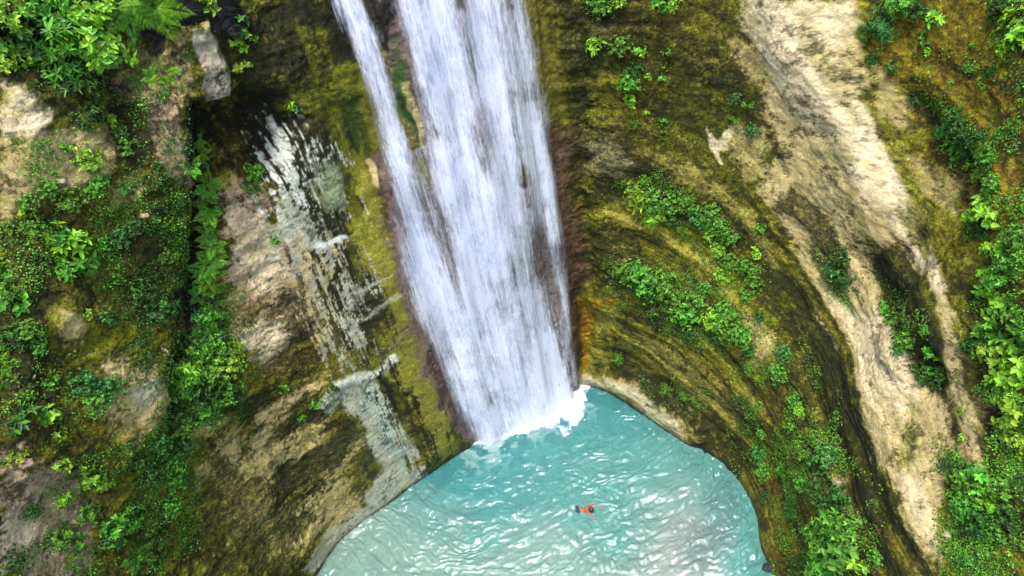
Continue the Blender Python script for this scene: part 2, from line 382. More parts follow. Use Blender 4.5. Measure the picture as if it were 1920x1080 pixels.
# pale vein and the smooth grey-green apron
Sx('white', [3,3,2], [595,463, 625,468, 645,460, 660,450], amp=3, soft=2, amt=.8)
Sx('grey', [4,3], [630,605, 665,608, 680,600], amp=3, soft=2, amt=.7)
Sx('grey', [12,10], [600,765, 640,730, 690,700, 735,668], k='g', amp=8, soft=5)
Sx('white', [4,5,3], [640,730, 680,705, 700,690, 738,664], k='g', amp=9, soft=4, amt=.5)
Px('grey', [630,745, 690,710, 720,720, 745,790, 770,850, 800,880, 800,900, 740,930, 700,960, 690,920, 715,890, 690,840, 665,780], k='v', amp=12, soft=8, amt=.95)
Px((.33,.42,.34), [670,735, 700,720, 720,760, 740,820, 770,870, 740,880, 710,820], k='v', amp=8, soft=8, amt=.7)
Px('grey', [800,890, 800,905, 640,1025, 600,1080, 560,1080, 620,990, 700,940], k='b', amp=8, soft=8, amt=.85)
Px('dark', [700,690, 735,680, 780,760, 815,840, 800,880, 770,860, 730,790], k='w', amp=34, soft=4, amt=.95)
Px('ygreen', [730,790, 760,790, 790,860, 770,870], k='w', amp=24, soft=4, amt=.6)
# cut joints across the yellow rock
Sx('grey', [3,2], [660,560, 700,545, 740,520, 765,512], amp=2, soft=2, amt=.7)
Sx('grey', [2], [690,600, 740,570, 790,540], amp=2, soft=2, amt=.6)
Sx('grey', [2,1], [735,650, 780,610], amp=2, soft=2, amt=.5)
# ---- wet purple rock both sides of the falls
Px('purp', [700,300, 740,290, 830,560, 920,830, 868,850, 800,690, 740,480], k='v', amp=14, soft=12, amt=.9)
Px((.11,.06,.055), [780,560, 820,560, 890,780, 915,835, 880,845, 830,720], k='v', amp=14, soft=10, amt=.85)
Px('purp', [650,0, 1010,0, 1070,300, 1085,720, 900,830, 760,300], k='v', amp=6, soft=8, amt=.85)
Px('mud', [640,0, 690,0, 770,260, 760,300, 700,280, 660,130], k='v', amp=18, soft=10, amt=.7)
Px('dark', [690,0, 745,0, 745,60, 735,110, 700,60], k='v', amp=12, soft=5, amt=.85)
Px('green', [735,60, 750,60, 780,200, 775,280, 745,180], k='v', amp=8, soft=5, amt=.7)
Px('dgreen', [745,160, 765,180, 800,280, 780,280], k='v', amp=6, soft=4, amt=.8)
Px('tan', [760,150, 772,150, 795,270, 780,272], k='v', amp=4, soft=3, amt=.7)
Px('ygreen', [780,280, 800,280, 830,340, 800,350], k='v', amp=8, soft=6, amt=.8)
Px('mud', [975,0, 1050,0, 1080,200, 1060,250, 1010,240], k='v', amp=25, soft=14, amt=.85)
Px('yel', [985,190, 1005,200, 1010,260, 1000,240], k='v', amp=6, soft=4, amt=.6)
Px('red', [1030,240, 1085,240, 1095,420, 1070,520, 1040,480], k='v', amp=14, soft=12, amt=.8)
Px((.1,.055,.035), [1060,420, 1098,400, 1100,730, 1075,730, 1060,600], k='v', amp=10, soft=8, amt=.9)
Px('yel', [968,250, 985,260, 992,345, 975,340], k='v', amp=4, soft=3, amt=.9)
# ---- right wall
Px('dmoss', [1050,0, 1180,0, 1180,240, 1070,250], k='v', amp=40, soft=12, amt=.8)
Px('tan', [1110,50, 1200,60, 1190,70, 1110,65], k='h', amp=12, amt=.6)
Px('brown', [1180,0, 1440,0, 1440,260, 1330,360, 1180,260], k='g', amp=60, soft=20, amt=.8)
Px('dmoss', [1200,60, 1400,60, 1420,230, 1330,300, 1220,240], k='f', amp=90, soft=20, amt=.8)
Px('olive', [1230,100, 1430,200, 1440,420, 1300,330], k='f', amp=60, soft=20, amt=.7)
Px('mud', [1110,120, 1180,120, 1190,240, 1110,235], k='h', amp=30, amt=.8)
Px('ygreen', [1300,0, 1460,0, 1440,110, 1300,90], k='v', amp=50, amt=.5)
Px((.26,.23,.15), [1100,250, 1150,240, 1180,300, 1160,330, 1105,320], k='h', amp=40, soft=16, amt=.5)
Px('olive', [1090,320, 1200,330, 1210,380, 1100,400], k='h', amp=25, amt=.9)
Px('dmoss', [1085,330, 1180,340, 1190,390, 1090,390], k='h', amp=25, amt=.9)
Sx('mud', [14,20,16], [1110,400, 1200,410, 1300,470, 1380,560, 1430,640], k='h', amp=14, soft=10, amt=.9)
Sx((.30,.25,.08), [6,12,10,6], [1130,405, 1230,430, 1330,500, 1400,600], k='h', amp=14, soft=8, amt=.7)
Sx((.30,.25,.09), [4,14,14,8], [1200,290, 1300,330, 1400,400, 1440,500], k='h', amp=16, soft=10, amt=.6)
Sx('mud', [10,14], [1110,540, 1200,560, 1280,600], k='h', amp=14, amt=.6)
Px('dmoss', [1100,430, 1190,440, 1180,540, 1100,530], k='h', amp=30, amt=.8)
Sx('dmoss', [30,45,30], [1180,500, 1280,560, 1380,640], k='b', amp=20, soft=15, amt=.6)
Px('pale', [1332,243, 1350,262, 1358,262, 1368,245, 1376,250, 1370,272, 1355,283, 1362,300, 1356,303, 1340,270], amp=2, soft=2, amt=.8)
Px('orange', [1095,560, 1118,560, 1112,680, 1092,690], k='v', amp=8, soft=8, amt=.9)
Px('yel', [1115,560, 1160,570, 1150,660, 1112,690], k='v', amp=14, soft=12, amt=.8)
Sx('orange', [4,8,3], [1120,568, 1150,570, 1190,592], amp=8, soft=3, amt=.5)
Px('tan', [1180,640, 1260,650, 1400,760, 1430,850, 1330,780, 1230,700], k='h', amp=35, soft=15, amt=.35)
Px('mud', [1180,590, 1350,680, 1440,830, 1440,900, 1300,760, 1180,680], k='h', amp=40, soft=20, amt=.6)
Px('dmoss', [1115,670, 1180,675, 1290,740, 1370,830, 1420,930, 1380,900, 1310,840, 1210,740], k='b', amp=10, soft=10, amt=.95)
# pale foot above the pool
Px('tan', [1098,700, 1130,698, 1200,725, 1262,770, 1296,815, 1300,838, 1200,775, 1130,735, 1096,730], k='g', amp=14, soft=8, amt=.5)
Px('grey', [1105,702, 1130,702, 1200,735, 1262,780, 1290,820, 1200,765, 1130,728, 1100,722], k='b', amp=5, soft=6, amt=.5)
Px('mud', [1395,880, 1420,900, 1450,1000, 1470,1080, 1440,1060, 1425,980], amp=8, soft=8, amt=.8)
# bare tan shoulder running down the right cliff

Px('tan', BAND, k='d', amp=16, soft=8, amt=.97)
Px('pale', [1400,0, 1480,0, 1560,120, 1640,300, 1700,440, 1660,420, 1560,300, 1440,160], k='d', amp=40, soft=18, amt=.75)
Px('pale', [1500,0, 1590,0, 1600,60, 1560,90], k='d', amp=22, amt=.7)
Px('white', [1590,210, 1610,220, 1640,300, 1620,290], k='d', amp=8, amt=.4)
Sx('pale', [16,20,12], [1600,200, 1660,320, 1720,440, 1760,540], k='d', amp=14, soft=8, amt=.85)
Px('mud', [1500,40, 1560,120, 1620,240, 1600,250, 1540,160], k='d', amp=14, amt=.5)
Px('mud', [1540,200, 1600,300, 1560,330, 1520,260], k='d', amp=25, amt=.45)
Px('olive', [1560,330, 1640,440, 1700,560, 1660,540, 1600,440], k='d', amp=22, amt=.65)
Px('pale', [1560,560, 1640,600, 1700,720, 1700,790, 1640,760, 1600,680], k='d', amp=34, amt=.6)
Px('olive', [1690,800, 1720,780, 1720,860, 1690,880], k='d', amp=16, amt=.7)
Px('pale', [1670,880, 1730,900, 1760,1000, 1720,960], k='d', amp=20, amt=.6)
Px('dmoss', [1440,380, 1500,430, 1560,540, 1600,600, 1590,490, 1560,420, 1520,370, 1490,340], k='d', amp=14, soft=10, amt=.85)
Px('dmoss', [1640,470, 1690,470, 1740,560, 1780,680, 1780,740, 1710,710, 1660,590], k='d', amp=14, soft=8, amt=.9)
Px('ygreen', [1690,470, 1720,500, 1770,640, 1760,660, 1720,560], k='d', amp=12, amt=.6)
Px('tan', [1340,60, 1400,90, 1440,120, 1440,220, 1400,150], k='g', amp=26, amt=.55)
Px('tan', [1380,240, 1440,260, 1440,340, 1400,330], k='g', amp=34, amt=.5)
Px('dmoss', [1440,640, 1560,640, 1640,900, 1700,1080, 1560,1080, 1500,900], k='v', amp=25, soft=14, amt=.75)
Px('brown', [1420,700, 1480,740, 1520,1080, 1460,1080], k='v', amp=25, soft=14, amt=.6)
Px('tan', [1400,600, 1450,620, 1450,680, 1410,680], k='v', amp=22, amt=.6)
Px('pink', [1550,900, 1575,900, 1575,935, 1555,930], k='v', amp=8, amt=.7)
# orange-brown mossy slope at far right
Px('rust', [1640,0, 1900,0, 1920,60, 1920,520, 1820,420, 1740,260, 1640,120], k='g', amp=60, soft=25, amt=.62)
Px('mud', [1620,120, 1700,200, 1800,400, 1830,560, 1760,520, 1660,300], k='d', amp=45, amt=.8)
Px('tan', [1640,130, 1700,200, 1700,260, 1640,220], k='d', amp=28, amt=.6)
Px('tan', [1690,270, 1800,340, 1800,400, 1730,370], k='d', amp=30, amt=.45)
Px('dark', [1700,160, 1760,200, 1830,330, 1840,430, 1780,330], k='g', amp=28, amt=.75)
Px('dark', [1800,480, 1840,600, 1880,800, 1900,900, 1860,840, 1820,700], k='d', amp=20, amt=.8)
Px('mud', [1800,560, 1850,600, 1850,760, 1820,700], k='d', amp=20, amt=.5)
Px('olive', [1780,860, 1920,860, 1920,1080, 1780,1080], k='g', amp=50, amt=.7)
Px('rust', [1850,1010, 1900,1000, 1920,1080, 1860,1080], k='g', amp=20, amt=.7)
Px('tan', [1905,860, 1920,860, 1920,900, 1908,900], amp=5, amt=.7)
WET = [[640,0, 1050,0, 1100,300, 1110,725, 900,850, 830,880, 640,300], [690,690, 830,860, 640,1050, 590,1080, 650,760], [480,200, 640,230, 700,640, 600,560]]

SMOOTH = [[500,210, 640,220, 760,560, 860,850, 720,900, 600,640, 520,420], [640,0, 1050,0, 1100,300, 1110,725, 900,850, 840,870, 700,600, 640,300], [670,730, 720,720, 800,890, 640,1050, 590,1080, 700,930], [1098,560, 1160,560, 1150,690, 1300,838, 1200,775, 1096,730]]
# ---- relief (metres; positive is back into the rock)
Rp(1.0, [372,195, 520,190, 560,230, 520,330, 470,340, 400,330, 375,260], soft=30)               # hollow under the ledge
Rp(-.28, [300,40, 395,40, 440,182, 380,192, 350,330, 270,180], soft=8, amp=3)                    # slab above it
Rs(.55, [8,10,14], [362,190, 362,420, 345,600, 325,830], soft=14, amp=4)                         # gully
Rp(-.35, [0,120, 350,180, 350,600, 320,800, 200,900, 0,900], soft=40, amp=20)                     # left buttress
Rs(.5, [20,25], [20,60, 150,120, 230,230], soft=30)
Rp(.15, [600,190, 680,190, 730,420, 700,500, 640,400], soft=20, k='v')
Rp(-.25, [655,330, 740,330, 860,840, 800,870, 700,600], soft=25, k='v')
Rs(-.06, [9,6], [595,765, 640,732, 690,702, 735,668], soft=8, amp=4)                             # vein ledge
Rs(-.3, [22,24,20], [1100,715, 1130,718, 1200,752, 1262,795, 1300,832], soft=12, amp=2)            # worn pale foot
Rs(.2, [16,26,20], [1100,560, 1118,660, 1200,690, 1300,770, 1380,870], soft=25, amp=6)
Rs(.25, [14], [1095,300, 1098,725], soft=12, amp=2)                                               # inner corner
Rs(-.36, [50,60,50,40], [1470,0, 1580,230, 1650,420, 1730,640], soft=60, amp=8, k='d')            # bare shoulder bulges
Rs(-.28, [35,60,50], [1500,420, 1640,700, 1730,960], soft=50, amp=8, k='d')
Rs(.35, [20,30,30], [1650,480, 1700,600, 1740,700], soft=25, amp=8)                               # mossy hollow in it
Rs(.35, [20,30,40], [1720,180, 1800,350, 1850,600, 1890,850], soft=40, amp=10)                   # groove behind it
Rs(.08, [14,20], [1460,380, 1550,500, 1590,590], soft=20)
for yy in (0, 1, 2):
    Rs(-.12, [14,20,14], [1110,405+yy*75, 1220,425+yy*80, 1330,500+yy*80, 1410,600+yy*90], soft=18, amp=8, k='h')
cliff, CP, CCV, CCOL, CGRID = build_cliff()

# ------------------------------------------------------------------ pool: surface, bed
def pool():
    x = np.arange(-13.2, 9.0, .034); y = np.concatenate([np.linspace(-14, 8.4, 30)[:-1], np.arange(8.4, 20.9, .034)])
    X, Y = np.meshgrid(x, y, indexing='ij')
    f0 = at_s(np.array([sF0]))[0]; f1 = at_s(np.array([sF1]))[0]; e = f1-f0
    t = np.clip(((X-f0[0])*e[0]+(Y-f0[1])*e[1])/(e@e), 0, 1)
    D = np.hypot(X-f0[0]-t*e[0], Y-f0[1]-t*e[1])
    wob = fbm(X*.35, Y*.35, 300, 4)*1.6; wob2 = fbm(X*.9, Y*.9, 310, 4)*.5
    Zw = np.zeros_like(X)
    amp = .25+.75*fbm(X*.5, Y*.5, 330, 4)
    att = .5+.9*sst(0, 5, D)
    T = ((X-f0[0])*e[0]+(Y-f0[1])*e[1])/math.hypot(*e)
    Zw += .045*fbm(D*1.9+wob2*.8, T*.5+wob*.35, 320, 4, .5)*att
    Zw += .040*fbm(D*4.2+wob2*2, T*1.5, 325, 4, .55)*(.6+.6*sst(2, 6, D))
    Zw += .0145*np.sin((D+wob*.6+wob2+.3*fbm(X*1.7, Y*1.7, 326, 4))*2*math.pi/.37)*att*np.clip(amp+.4, .2, 1.4)
    Zw += .004*np.sin((D+wob-wob2)*2*math.pi/.31+1)*np.clip(1-amp, 0, 1.2)
    Zw += .016*fbm((X+wob2)*2.6, (Y+wob2)*2.6, 340, 5, .6)+.006*np.sin((X*.5+Y*.86+wob2*1.3)*2*math.pi/.42)*np.clip(fbm(X*.4, Y*.4, 350, 3)+.4, 0, 1)
    Zw += .05*np.exp(-D/.8)*fbm(X*2.5, Y*2.5, 360, 4)
    rr = np.hypot(X-1.6, Y-13.85); Zw += .02*np.exp(-rr/.9)*np.sin(rr*2*math.pi/.42)
    Zw *= .35+.65*sst(.5, 1.3, np.hypot(X-1.3, Y-13.9))
    P = np.stack([X, Y, Zw], -1); me = mesh_grid('pool_water', P)
    Pf = P.reshape(-1, 3); Xf, Yf, Df = X.reshape(-1), Y.reshape(-1), D.reshape(-1)
    px, py, d = project(Pf)
    deep = np.array((.035, .18, .19)); mid = np.array((.075, .225, .205)); milk = np.array((.18, .27, .235)); greyc = np.array((.22, .255, .24)); slate = np.array((.05, .11, .12))
    n = fbm(Xf*.45, Yf*.45, 370, 5); n2 = fbm(Xf*2, Yf*2, 371, 5)
    col = np.tile(deep, (len(Pf), 1))
    def mx(c, m): return col*(1-m[:, None])+c*m[:, None]
    col = mx(mid, sst(1.0, 6.5, Df+n*1.5))
    ell = lambda cx, cy, rx, ry: np.hypot((px-cx)/rx, (py-cy)/ry)
    col = mx(milk, .75*sst(1.2, .2, ell(1010, 1080, 260, 120)+.4*n))
    col = mx(milk, .8*sst(1.3, .3, ell(700, 1040, 190, 110)+.4*n))
    col = mx(greyc, .8*sst(1.25, .2, ell(1280, 980, 150, 150)+.5*n))
    col = mx(slate, .5*sst(1.2, .5, ell(1350, 950, 70, 110)+.5*n))
    col = mx(slate*.8, .6*sst(20, 5, np.hypot(px-1443, py-1060)))
    # froth streaks carried away from the falls
    fo = sst(1.7, .2, Df+1.3*n2+.8*n)
    fo2 = sst(2.6, .6, Df+1.5*np.abs(n2))*sst(.3, .7, n2+.35)
    col = mx(np.array((.75, .85, .85)), np.clip(.55*fo2, 0, 1)*.6)
    # darker water over the swimmer's legs, then the pale wake
    wk = ell(1078, 958, 26, 12); col = mx(np.array((.03, .11, .13)), .8*sst(1.1, .3, ell(1076, 956, 19, 8)+.5*n2)); col = mx(np.array((.5, .65, .65)), .5*sst(.3, .5, fbm(Xf*6, Yf*6, 372, 4)+.25)*sst(1.2, .5, wk))
    col = mx(np.array((.4, .55, .52)), .35*sst(.1, .4, fbm(Xf*7, Yf*7, 373, 4))*sst(1.1, .9, np.hypot((px-1128)/26, (py-960)/22))*sst(.5, .8, np.hypot((px-1128)/26, (py-960)/22)))
    col = col*(1+.12*n2[:, None])
    add_attr(me, 'Col', np.clip(col, 0, .95), 'C')
    k = NT('milky_water'); tc = k.n('ShaderNodeTexCoord').outputs['Object']
    k.l(k.attr('Col').outputs[0], k.b.inputs['Base Color']); k.b.inputs['Roughness'].default_value = .08
    k.b.inputs['IOR'].default_value = 1.42; k.b.inputs['Specular IOR Level'].default_value = .9
    b = k.n('ShaderNodeBump', {'Height': k.noise(6, 5, .65, tc), 'Distance': .05, 'Strength': .5})
    b2 = k.n('ShaderNodeBump', {'Height': k.noise(22, 3, .5, tc), 'Distance': .012, 'Strength': .3, 'Normal': b.outputs[0]})
    k.l(b2.outputs[0], k.b.inputs['Normal'])
    tr = k.n('ShaderNodeBsdfTransparent'); mxn = k.n('ShaderNodeMixShader', {0: .74, 1: tr.outputs[0], 2: k.b.outputs[0]})
    k.l(mxn.outputs[0], k.o.inputs[0])
    o = link('pool_water', me, k.m); tag(o, 'milky turquoise pool below the waterfall', 'water', kind='structure')
    # bed
    x = np.linspace(-13.5, 9.5, 90); y = np.linspace(-14, 21, 120); X, Y = np.meshgrid(x, y, indexing='ij')
    Z = -1.3+.25*fbm(X*.3, Y*.3, 380, 4); me = mesh_grid('pool_bed', np.stack([X, Y, Z], -1))
    k = NT('pale_silt'); k.b.inputs['Base Color'].default_value = (.05, .2, .19, 1); k.b.inputs['Roughness'].default_value = .9
    tag(link('pool_bed', me, k.m), kind='structure')
    # ground sheet far out, below everything
    me = bpy.data.meshes.new('ground'); g = 1500
    me.from_pydata([(-g, -g, -2.3), (g, -g, -2.3), (g, g, -2.3), (-g, g, -2.3)], [], [(0, 1, 2, 3)])
    k = NT('river_gravel'); tc = k.n('ShaderNodeTexCoord').outputs['Object']
    cr = k.n('ShaderNodeValToRGB', {0: k.noise(.5, 10, .7, tc)}); cr.color_ramp.elements[0].color = (.05, .07, .02, 1); cr.color_ramp.elements[1].color = (.3, .26, .18, 1)
    k.l(cr.outputs[0], k.b.inputs['Base Color'])
    tag(link('ground', me, k.m), kind='structure')
    return f0, f1
FA, FB = pool()

# ------------------------------------------------------------------ waterfall
NI, NJ = CGRID.shape[:2]
def boxblur(A, n, ax):
    A = np.swapaxes(A, 0, ax); p = np.concatenate([np.repeat(A[:1], n//2, 0), A, np.repeat(A[-1:], n-1-n//2, 0)]); c = np.cumsum(np.concatenate([np.zeros_like(p[:1]), p]), 0)
    return np.swapaxes((c[n:]-c[:-n])/n, 0, ax)
i0 = int(np.searchsorted(CCV.S.reshape(NI, NJ)[:, 0], sF0-3)); i1 = int(np.searchsorted(CCV.S.reshape(NI, NJ)[:, 0], sC+1.2))
WGRID = CGRID.copy(); sub = CGRID[i0:i1, 7:590, :2]
for _ in range(2): sub = boxblur(boxblur(sub, 41, 1), 9, 0)
WGRID[i0:i1, 7:590, :2] = sub
def wall_disp_point(S, Z, off):
    """point on the displaced cliff surface, moved off metres out of the rock"""
    sg = CCV.S.reshape(NI, NJ)[:, 0]; zg = CGRID[0, :, 2]
    zl = CCV.Z.reshape(NI, NJ)[0, :]
    i = np.clip(np.searchsorted(sg, S)-1, 0, NI-2); j = np.clip(np.searchsorted(zl, Z)-1, 0, NJ-2)
    fi = np.clip((S-sg[i])/(sg[i+1]-sg[i]), 0, 1)[..., None]; fj = np.clip((Z-zl[j])/(zl[j+1]-zl[j]), 0, 1)[..., None]
    P = (WGRID[i, j]*(1-fi)+WGRID[i+1, j]*fi)*(1-fj)+(WGRID[i, j+1]*(1-fi)+WGRID[i+1, j+1]*fi)*fj
    n = nrm(S); P = P.copy(); P[..., :2] -= n*off[..., None]; return P
STREAMS = [  # (points, half widths, strength)
 ([655,0, 690,80, 722,180, 745,270, 765,350, 785,430, 805,500, 830,580, 860,660, 890,740, 925,815], [18,20,22,23,25,30,36,38,36,34,28], .95),
 ([800,0, 830,120, 850,240, 872,360, 900,480, 930,600, 965,700, 1000,790], [52,56,56,56,60,64,66,66], .9),
 ([905,0, 925,130, 945,260, 962,400, 985,520, 1010,620, 1030,700, 1048,755], [36,38,36,36,40,42,36,30], .9),
 ([965,0, 990,100, 1005,200, 1022,320, 1035,420, 1046,500, 1062,620, 1078,720], [13,14,14,14,13,10,8,6], .7),
 ([770,0, 785,100, 800,200, 815,300, 835,400, 865,520, 900,640, 950,790], [24,20,14,18,20,26,32,34], .7)]
BRIGHT = [([825,270, 850,360, 885,480, 925,600, 965,720], [6,10,12,10,6], .8), ([850,300, 900,380, 930,470, 900,520], [20,40,40,20], .6),
 ([905,60, 920,170, 935,230], [8,16,10], .6), ([790,460, 800,520, 820,570], [12,14,8], .7), ([985,560, 1010,640, 1040,740], [14,16,12], .6), ([660,0, 690,90], [10,10], .4),
 ([870,600, 905,700, 935,790],[10,12,10],.5), ([930,500, 905,530, 880,545],[8,8,4],.5), ([975,260, 1000,420],[3,3],.4), ([1000,200, 1018,330, 1035,450],[4,5,4],.7), ([820,0, 850,180, 870,330],[14,20,16],.5), ([1000,600,1040,700],[14,14],.4)]
HOLES = [([740,90, 762,180, 785,265], [12,16,14], 1.), ([800,300, 830,420, 860,560, 900,700, 940,790], [12,9,8,6,4], .3), ([975,240, 985,345], [7,9], 1.),
 ([925,0, 950,120, 975,260], [5,7,6], .45), ([990,360, 1010,450, 1030,560, 1060,700], [8,11,9,5], .4), ([880,330, 870,400], [10,12], .4), ([850,180, 850,260],[14,14],.5),
 ([720,0, 740,80],[14,14],.8), ([925,520, 935,600],[10,14],.35), ([950,690,990,740],[10,10],.3)]
VEIL = [770,250, 800,0, 990,0, 1015,200, 1040,450, 1075,720, 930,815, 860,680, 800,500, 775,380]
def falls(name, seed, off, sharp, gain):
    s = np.arange(sF0-1.6, sC+.05, .03); z = np.concatenate([np.arange(-.12, 20.6, .04)]+[np.linspace(20.65, 23.2, 10)])
    S, Z = np.meshgrid(s, z, indexing='ij')
    O = off+.05*fbm(S*2.2, Z*.12, seed, 3)+.10*np.exp(-np.clip(Z, 0, 99)/1.2)+.05*fbm(S*.7, Z*.15, seed+8, 2)
    P = wall_disp_point(S, np.clip(Z, -.1, ZTOP-.05), np.clip(O, .03, 9))
    # smooth over the rock relief so that water bridges the hollows
    P[..., 2] = Z
    Pf = P.reshape(-1, 3); Sf, Zf = S.reshape(-1), Z.reshape(-1)
    px, py, d = project(Pf)
    wx = px+fbm(Sf*1.2, Zf*.35, seed+20, 4)*14
    den = np.zeros(len(Pf))
    for pts, wd, a in STREAMS:
        sd = stroke_sd(wx, py, pts, wd); den = np.maximum(den, a*sst(-24, 26, sd))
    den = np.maximum(den, .55*sst(-10, 30, poly_sd(wx, py, VEIL)))
    den = np.maximum(den, .26*sst(-25, 35, poly_sd(wx, py, [690,200, 760,150, 800,100, 990,100, 1050,420, 1082,725, 900,835, 862,835, 790,620, 735,420])))
    for pts, wd, a in HOLES: den *= 1-a*sst(-6, 8, stroke_sd(wx, py, pts, wd))
    br = np.zeros(len(Pf))
    for pts, wd, a in BRIGHT: br = np.maximum(br, a*sst(-18, 14, stroke_sd(wx, py, pts, wd)))
    skew = Sf+Zf*.035
    st = fbm(skew*3.5, Zf*.16, seed+30, 5, .7); st2 = fbm(skew*9, Zf*.35, seed+40, 4, .75); cl = fbm(skew*.8, Zf*.35, seed+50, 6, .65); cd = fbm(skew*2.2, Zf*.9, seed+60, 5, .7)
    D = den*(gain+sharp*(.5*st+.4*st2+.7*cl+.35*cd))+br*(.6+.3*st2+.3*cd)*np.minimum(1, den*2)
    D = D*sst(0, .2, den)+.3*np.exp(-np.clip(Zf, 0, 99)/1.1)*den
    wet = sst(-60, 20, np.minimum(px-(690+.262*py*1), (1040+.06*py)-px))  # thin film either side
    D = np.clip(D, 0, 1)
    edge = sst(0, 4, np.arange(len(s)))*sst(0, 3, np.arange(len(s))[::-1])
    D = (D.reshape(S.shape)*edge[:, None]).reshape(-1)
    me = mesh_grid(name, P, flip=True); add_attr(me, 'den', D); return me
def falls_mat():
    k = NT('falling_water'); tc = k.n('ShaderNodeTexCoord').outputs['Object']
    mp = k.n('ShaderNodeMapping', {'Vector': tc, 'Scale': (14, 14, .8)}).outputs[0]
    mp2 = k.n('ShaderNodeMapping', {'Vector': tc, 'Scale': (34, 34, 5)}).outputs[0]
    n1 = k.noise(1, 5, .7, mp); n2 = k.noise(1, 4, .7, mp2)
    den = k.attr('den').outputs['Fac']
    nn = k.math('ADD', k.math('MULTIPLY', k.math('SUBTRACT', n1, .5), .75), k.math('MULTIPLY', k.math('SUBTRACT', n2, .5), .9))
    a = k.math('ADD', den, k.math('MULTIPLY', nn, k.mr(den, 0, .35, 0, 1)))
    a = k.n('ShaderNodeMapRange', {0: a, 1: .08, 2: .85, 3: 0, 4: .97}, interpolation_type='SMOOTHSTEP').outputs[0]
    k.b.inputs['Base Color'].default_value = (.81, .86, 1.0, 1); k.b.inputs['Roughness'].default_value = .35; k.b.inputs['IOR'].default_value = 1.33
    tl = k.n('ShaderNodeBsdfTranslucent', {'Color': (.81, .86, 1.0, 1)}); m1 = k.n('ShaderNodeMixShader', {0: .3, 1: k.b.outputs[0], 2: tl.outputs[0]})
    tr = k.n('ShaderNodeBsdfTransparent'); m2 = k.n('ShaderNodeMixShader', {0: a, 1: tr.outputs[0], 2: m1.outputs[0]})
    k.l(m2.outputs[0], k.o.inputs[0]); return k.m
FM = falls_mat()
wf = bpy.data.objects.new('waterfall', None); sc.collection.objects.link(wf)
tag(wf, 'wide white waterfall sliding down the brown rock into the pool', 'waterfall')
link('water_film', falls('water_film', 400, .14, .45, .60), FM, wf)
link('water_sheet', falls('water_sheet', 500, .20, .70, .52), FM, wf)
link('water_spray', falls('water_spray', 600, .28, .95, .36), FM, wf)

# froth where the falls meet the pool
def froth():
    a = np.arange(-.8, 5.9, .022); b = np.arange(-.3, 3.0, .024)
    A, B = np.meshgrid(a, b, indexing='ij')
    n = nrm(np.array([sF0+2.5]))[0]
    c = at_s((sF0+A).reshape(-1)).reshape(A.shape+(2,))
    X = c[..., 0]-n[0]*B; Y = c[..., 1]-n[1]*B
    wd = np.interp(A, [-.8, 0, 1, 2, 3, 3.8, 4.6, 5.2, 5.9], [.0, .2, .35, .8, 1.5, 2.1, 1.7, .6, .0])
    n1 = fbm(X*1.7, Y*1.7, 700, 5, .65); n2 = fbm(X*6, Y*6, 710, 5, .7)
    q = B/np.maximum(wd, .05)
    den = sst(1.15, .25, q+.5*n1+.3*n2)*sst(-.8, .3, A)*sst(5.8, 5.2, A+.3*n1)
    hgt = (.05+.28*np.exp(-np.clip(B, 0, 9)/.35)*np.clip(wd, 0, 1)+.10*n2*np.clip(wd, .2, 1)+.12*n1)*den+.012
    P = np.stack([X, Y, np.maximum(hgt, .012)+.015], -1)
    me = mesh_grid('froth', P, flip=True); add_attr(me, 'den', np.clip(den*1.3-.5*q+.5*n2+.8*fbm(A*4.5+B, B*.9, 720, 4, .6)*np.clip(q, 0, 1), 0, 1)*sst(0, .2, den))
    tag(link('froth', me, FM), 'white froth at the foot of the waterfall', 'froth', kind='stuff')
froth()
# ------------------------------------------------------------------ foliage
def unit(v): return v/np.maximum(np.linalg.norm(v, axis=-1, keepdims=True), 1e-9)
def leaves_mesh(name, B, D, N, L, W, colr, droop=.15, fold=.12):
    """broad pointed leaves: six corners and two blades each"""
    n = len(B); D = unit(D); Sd = unit(np.cross(D, N)); N = unit(np.cross(Sd, D))
    L = np.broadcast_to(L, (n,))[:, None]; W = np.broadcast_to(W, (n,))[:, None]
    V = np.stack([B, B+D*L*.32+Sd*W*.5+N*W*fold, B+D*L*.7+Sd*W*.36+N*(W*fold-L*droop*.4), B+D*L-N*L*droop,
                  B+D*L*.7-Sd*W*.36+N*(W*fold-L*droop*.4), B+D*L*.32-Sd*W*.5+N*W*fold], 1)
    i = (np.arange(n)*6)[:, None]
    q = np.concatenate([i+np.array([[0, 5, 4, 3]]), i+np.array([[0, 3, 2, 1]])], 1).reshape(-1, 4)
    me = bpy.data.meshes.new(name)
    me.vertices.add(n*6); me.vertices.foreach_set('co', V.reshape(-1).astype(np.float32))
    me.loops.add(q.size); me.loops.foreach_set('vertex_index', q.reshape(-1).astype(np.int32))
    me.polygons.add(len(q)); me.polygons.foreach_set('loop_start', np.arange(0, q.size, 4, dtype=np.int32)); me.update(calc_edges=True)
    add_attr(me, 'Col', np.repeat(np.clip(colr, .003, .9), 6, 0), 'C'); return me
def tubes_mesh(name, paths, rads, seg=5):
    V = []; Fc = []
    for p, r in zip(paths, rads):
        p = np.array(p); T = unit(np.gradient(p, axis=0)); a = unit(np.cross(T, [.3, .2, .9])); b = np.cross(T, a); o = len(V)
        for i in range(len(p)):
            ri = r*(1-.7*i/(len(p)-1))
            for k in range(seg):
                an = 2*math.pi*k/seg; V.append(tuple(p[i]+ri*(a[i]*math.cos(an)+b[i]*math.sin(an))))
        for i in range(len(p)-1):
            for k in range(seg): Fc.append((o+i*seg+k, o+i*seg+(k+1) % seg, o+(i+1)*seg+(k+1) % seg, o+(i+1)*seg+k))
    me = bpy.data.meshes.new(name); me.from_pydata(V, [], Fc); return me
